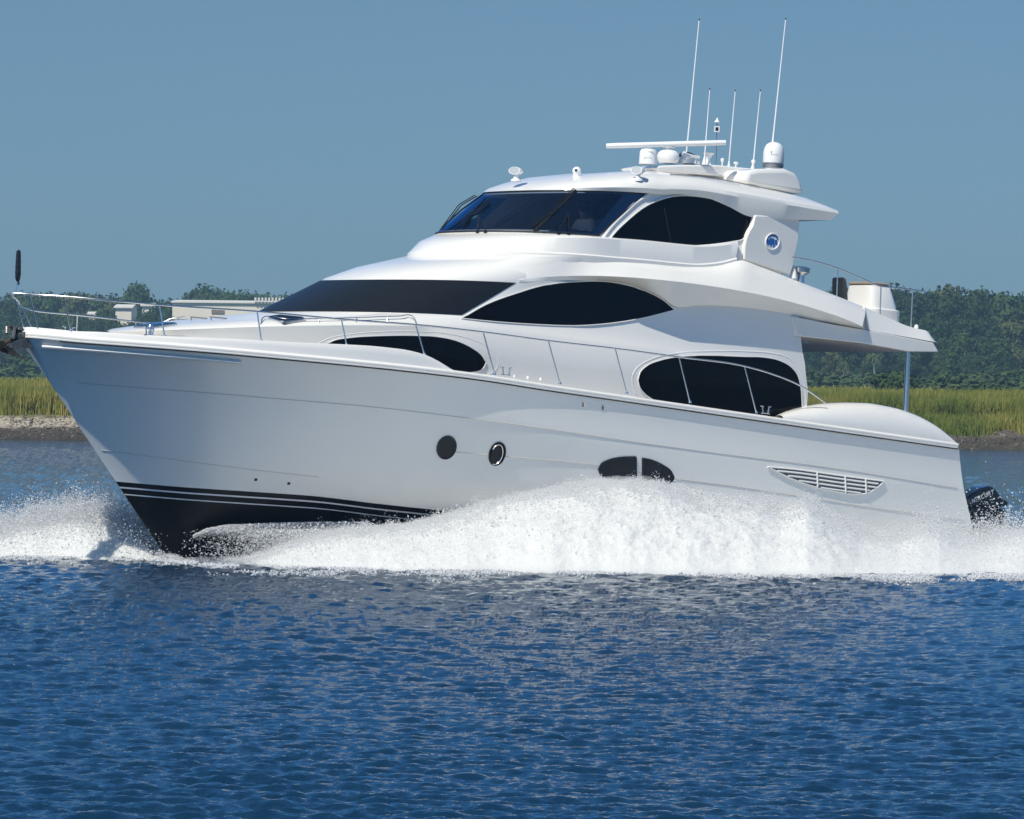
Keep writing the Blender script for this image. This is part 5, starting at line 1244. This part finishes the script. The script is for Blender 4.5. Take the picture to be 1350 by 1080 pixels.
# shrubs
def shrub_proto(seed, lm):
    r = np.random.default_rng(seed); root = empty('shrub'); lobes = []
    for k in range(9): a = r.uniform(0, 6.28); q = r.uniform(0, 1.3); rd_ = r.uniform(.6, 1.0); lobes.append(((q*math.cos(a), q*math.sin(a), r.uniform(.5, 1.5)), (rd_, rd_, rd_*.8)))
    V, T = leaf_cloud(lobes, 330, .16, seed); mk_np('crown', V, T, lm, parent=root); m = MB()
    for k in range(5): a = r.uniform(0, 6.28); m.tube([(0, 0, -.2), (.4*math.cos(a), .4*math.sin(a), .7), (.9*math.cos(a), .9*math.sin(a), 1.4)], [.06, .04, .02], 5)
    m.build('trunk', M_BARK, root, autos=None); return root
LS = leafmat('shrub_leaf', (.040, .072, .024), (.075, .105, .036))
SP = [shrub_proto(21, LS), shrub_proto(22, LS), shrub_proto(23, LM[1])]; su = [False]*3
def place_shrub(k, px, D_, ytop, w, label, group):
    x = (px-CX)/F*D_; z0 = float(groundz(np.array([x]), np.array([D_]))[0]); h = max(CAMH+(horpx(px)-ytop)/F*D_-z0, 1.2)
    o = SP[k] if not su[k] else copy_tree(SP[k]); su[k] = True; o.location = (x, D_, z0); o.rotation_euler = (0, 0, rnd.uniform(0, 6.28)); o.scale = (w, w, h/2.2); tag(o, label, 'shrub', group)
for px in range(1010, 1640, 17): place_shrub(rnd.choice([0, 1, 2]), px+rnd.uniform(-5, 5), rnd.uniform(520, 600), rnd.uniform(486, 499), rnd.uniform(1.5, 2.3), 'low green shrub at the edge of the marsh below the hazy wood', 'shrubs along the back of the marsh')
for px in range(1205, 1640, 26): place_shrub(rnd.choice([0, 1]), px+rnd.uniform(-8, 8), rnd.uniform(400, 450), rnd.uniform(494, 502), rnd.uniform(1.6, 2.2), 'low green shrub at the edge of the marsh below the hazy wood', 'shrubs along the back of the marsh')
for px in range(-280, 430, 26): place_shrub(rnd.choice([0, 1, 2]), px+rnd.uniform(-5, 5), rnd.uniform(600, 740), rnd.uniform(462, 484), rnd.uniform(2.6, 3.6), 'dark shrub at the foot of the far tree line left of the bow', 'shrubs below the left tree line')
place_shrub(2, 1168, 330, 488, 1.35, 'large rounded bush standing alone in the marsh below the yacht overhang', None); place_shrub(0, 1188, 322, 499, .95, 'small bush beside the chrome pillar at the marsh edge', None)
# cabbage palms
M_PALM = leafmat('palm_leaf', (.05, .075, .03), (.08, .10, .05)); M_PTR = mat('palm_trunk', (.30, .27, .23), .9, noise=.3)
def palm(px, D_, yt, yb, label):
    x = (px-CX)/F*D_; z0 = float(groundz(np.array([x]), np.array([D_]))[0]); h = CAMH+(horpx(px)-yt)/F*D_-z0; root = empty('palm_tree', (x, D_, z0)); m = MB(); m.tube([(0, 0, -.3), (.1, 0, h*.5), (0, 0, h*.9)], [.22, .18, .17], 8); m.build('trunk', M_PTR, root)
    r = np.random.default_rng(int(px)); m = MB()
    for k in range(34):
        a = r.uniform(0, 6.28); e_ = r.uniform(-.5, 1.2); L_ = r.uniform(.9, 1.4); P = []
        for t in np.linspace(0, 1, 5): P.append(np.array([math.cos(a)*math.cos(e_)*L_*t, math.sin(a)*math.cos(e_)*L_*t, h*.9+math.sin(e_)*L_*t-1.0*t*t]))
        s_ = np.array([-math.sin(a), math.cos(a), 0]); G = [[p-s_*w_-np.array([0, 0, .08]), p, p+s_*w_-np.array([0, 0, .08])] for p, w_ in zip(P, (.03, .10, .14, .12, .01))]; m.grid(G)
    m.build('crown', M_PALM, root, fix=False); tag(root, label, 'palm tree')
palm(1112, 600, 470, 500, 'pale-trunked palm at the wood edge left of the larger palm trunk'); palm(1152, 596, 463, 497, 'palm with thick pale trunk at the wood edge under the overhang')

# ------------------------------------------------------------------ warehouses
M_WALLC = mat('cream_cladding', (.88, .80, .65), .7, noise=.08, nscale=.3); M_ROOFC = mat('metal_roof', (.78, .74, .66), .6); M_DOORC = mat('dark_door', (.22, .18, .15), .7)  # the loading door is plain dark brown
def bpt(px, py, D_): return np.array([(px-CX)/F*D_, D_, CAMH+(horpx(px)-py)/F*D_])
DB = 835
def house(pxl, pxr, yt, depth, rise, D_, label, ribs=False):
    a, b = bpt(pxl, yt, D_), bpt(pxr, yt, D_); z1 = (a[2]+b[2])/2; z0 = float(groundz(np.array([a[0]]), np.array([D_]))[0])-.3; root = empty('warehouse', ((a[0]+b[0])/2, D_, z0)); w = b[0]-a[0]; H_ = z1-z0
    m = MB(); m.box((0, depth/2, H_/2), (w, depth, H_)); m.build('wall', M_WALLC, root, smooth=False)
    m = MB(); G = [[(-w/2-.3, -.4, H_+.02), (w/2+.3, -.4, H_+.02)], [(-w/2-.3, depth*.5, H_+rise), (w/2+.3, depth*.5, H_+rise)], [(-w/2-.3, depth+.4, H_+.02), (w/2+.3, depth+.4, H_+.02)]]
    m.grid(G); m.add([(-w/2-.3, -.4, H_-.25), (w/2+.3, -.4, H_-.25), (w/2+.3, -.4, H_+.02), (-w/2-.3, -.4, H_+.02)], [(0, 1, 2, 3)])
    for s_ in (-1, 1): m.add([(s_*w/2, 0, H_), (s_*w/2, depth, H_), (s_*w/2, depth*.5, H_+rise-.02)], [(0, 1, 2)])
    rf = m.build('roof', M_ROOFC, root, smooth=False)
    if ribs:
        m = MB()
        for x_ in np.arange(ribs[0], ribs[1], .62): m.box((x_, -.3, H_+.45), (.34, 1.0, .75))
        m.build('roof_vents', M_ROOFC, rf, smooth=False)
    tag(root, label, 'warehouse'); return root, w, H_
r_, w_, H_ = house(226, 372, 398, 30, .5, DB, 'long cream warehouse with ribbed roof edge behind the bow rail', ribs=(5.0, 11.8))
xd = bpt(286, 411, DB)[0]-r_.location.x; m = MB(); m.box((xd, -.05, H_-1.7), (2.3, .2, .9)); m.build('loading_door', M_DOORC, r_, smooth=False)
house(151, 172, 404.5, 12, .5, 812, 'small cream building among the trees left of the long warehouse')
house(186, 200, 402, 8, .4, 830, 'tiny pale shed roof showing between trees beside the warehouse'); house(116, 122, 413, 5, .3, 815, 'white gable end low among the left trees')

# ------------------------------------------------------------------ fine mist over the wave
cp_ = np.linspace(-330, 1640, 300); cs_ = np.linspace(0, 1, 16); TG = []
for x_ in cp_:
    row = []
    for s_ in cs_:
        q = surf_pt(np.array([x_]), np.array([s_]))[0]; w_ = (.9 if x_ < 200 else .22 if x_ < 320 else .42 if x_ < 900 else .22)*math.sin(math.pi*min(max(s_*.93+.03, 0), 1))**.8
        lump = .65+.7*float(vnoise(np.array([x_/16.]), np.array([s_*3+2]))[0])
        row.append((q[0], q[1]-(.10 if s_ == 0 else 0), max(q[2], 0)+.02+.22*w_*lump))
    TG.append(row)
TG = np.array(TG); BG = TG.copy(); BG[:, :, 2] = -.08
mb = MB(); mb.grid(TG); mb.grid(BG, flip=True)
for a_1, b_1 in ((TG[:, 0], BG[:, 0]), (BG[:, -1], TG[:, -1]), (BG[0], TG[0]), (TG[-1], BG[-1])): mb.grid([a_1, b_1])
mist = mb.build('spray_mist', [], None, autos=None); mist.data.materials.clear()
mm2 = bpy.data.materials.new('mist_air'); mm2.use_nodes = True; t = mm2.node_tree; t.nodes.clear(); o_ = t.nodes.new('ShaderNodeOutputMaterial'); pv = t.nodes.new('ShaderNodeVolumePrincipled'); pv.inputs['Color'].default_value = (.93, .93, .925, 1); pv.inputs['Density'].default_value = .7; pv.inputs['Anisotropy'].default_value = .3
t.links.new(pv.outputs[0], o_.inputs['Volume']); mist.data.materials.append(mm2); tag(mist, 'soft white mist hanging over the bow wave', 'mist', kind='stuff')

# ------------------------------------------------------------------ haze
mb = MB(); mb.box((0, 750, 14), (2400, 1700, 32.5)); hz = mb.build('haze', [], None, smooth=False); hz.data.materials.clear()
hm = bpy.data.materials.new('haze_air'); hm.use_nodes = True; t = hm.node_tree; t.nodes.clear(); o_ = t.nodes.new('ShaderNodeOutputMaterial'); pv = t.nodes.new('ShaderNodeVolumePrincipled'); pv.inputs['Color'].default_value = (.50, .76, 1, 1); pv.inputs['Density'].default_value = .00028; pv.inputs['Anisotropy'].default_value = .2
t.links.new(pv.outputs[0], o_.inputs['Volume']); hz.data.materials.append(hm); tag(hz, 'thin pale summer haze', 'haze', kind='stuff')
hz.visible_shadow = True
bpy.context.view_layer.update()
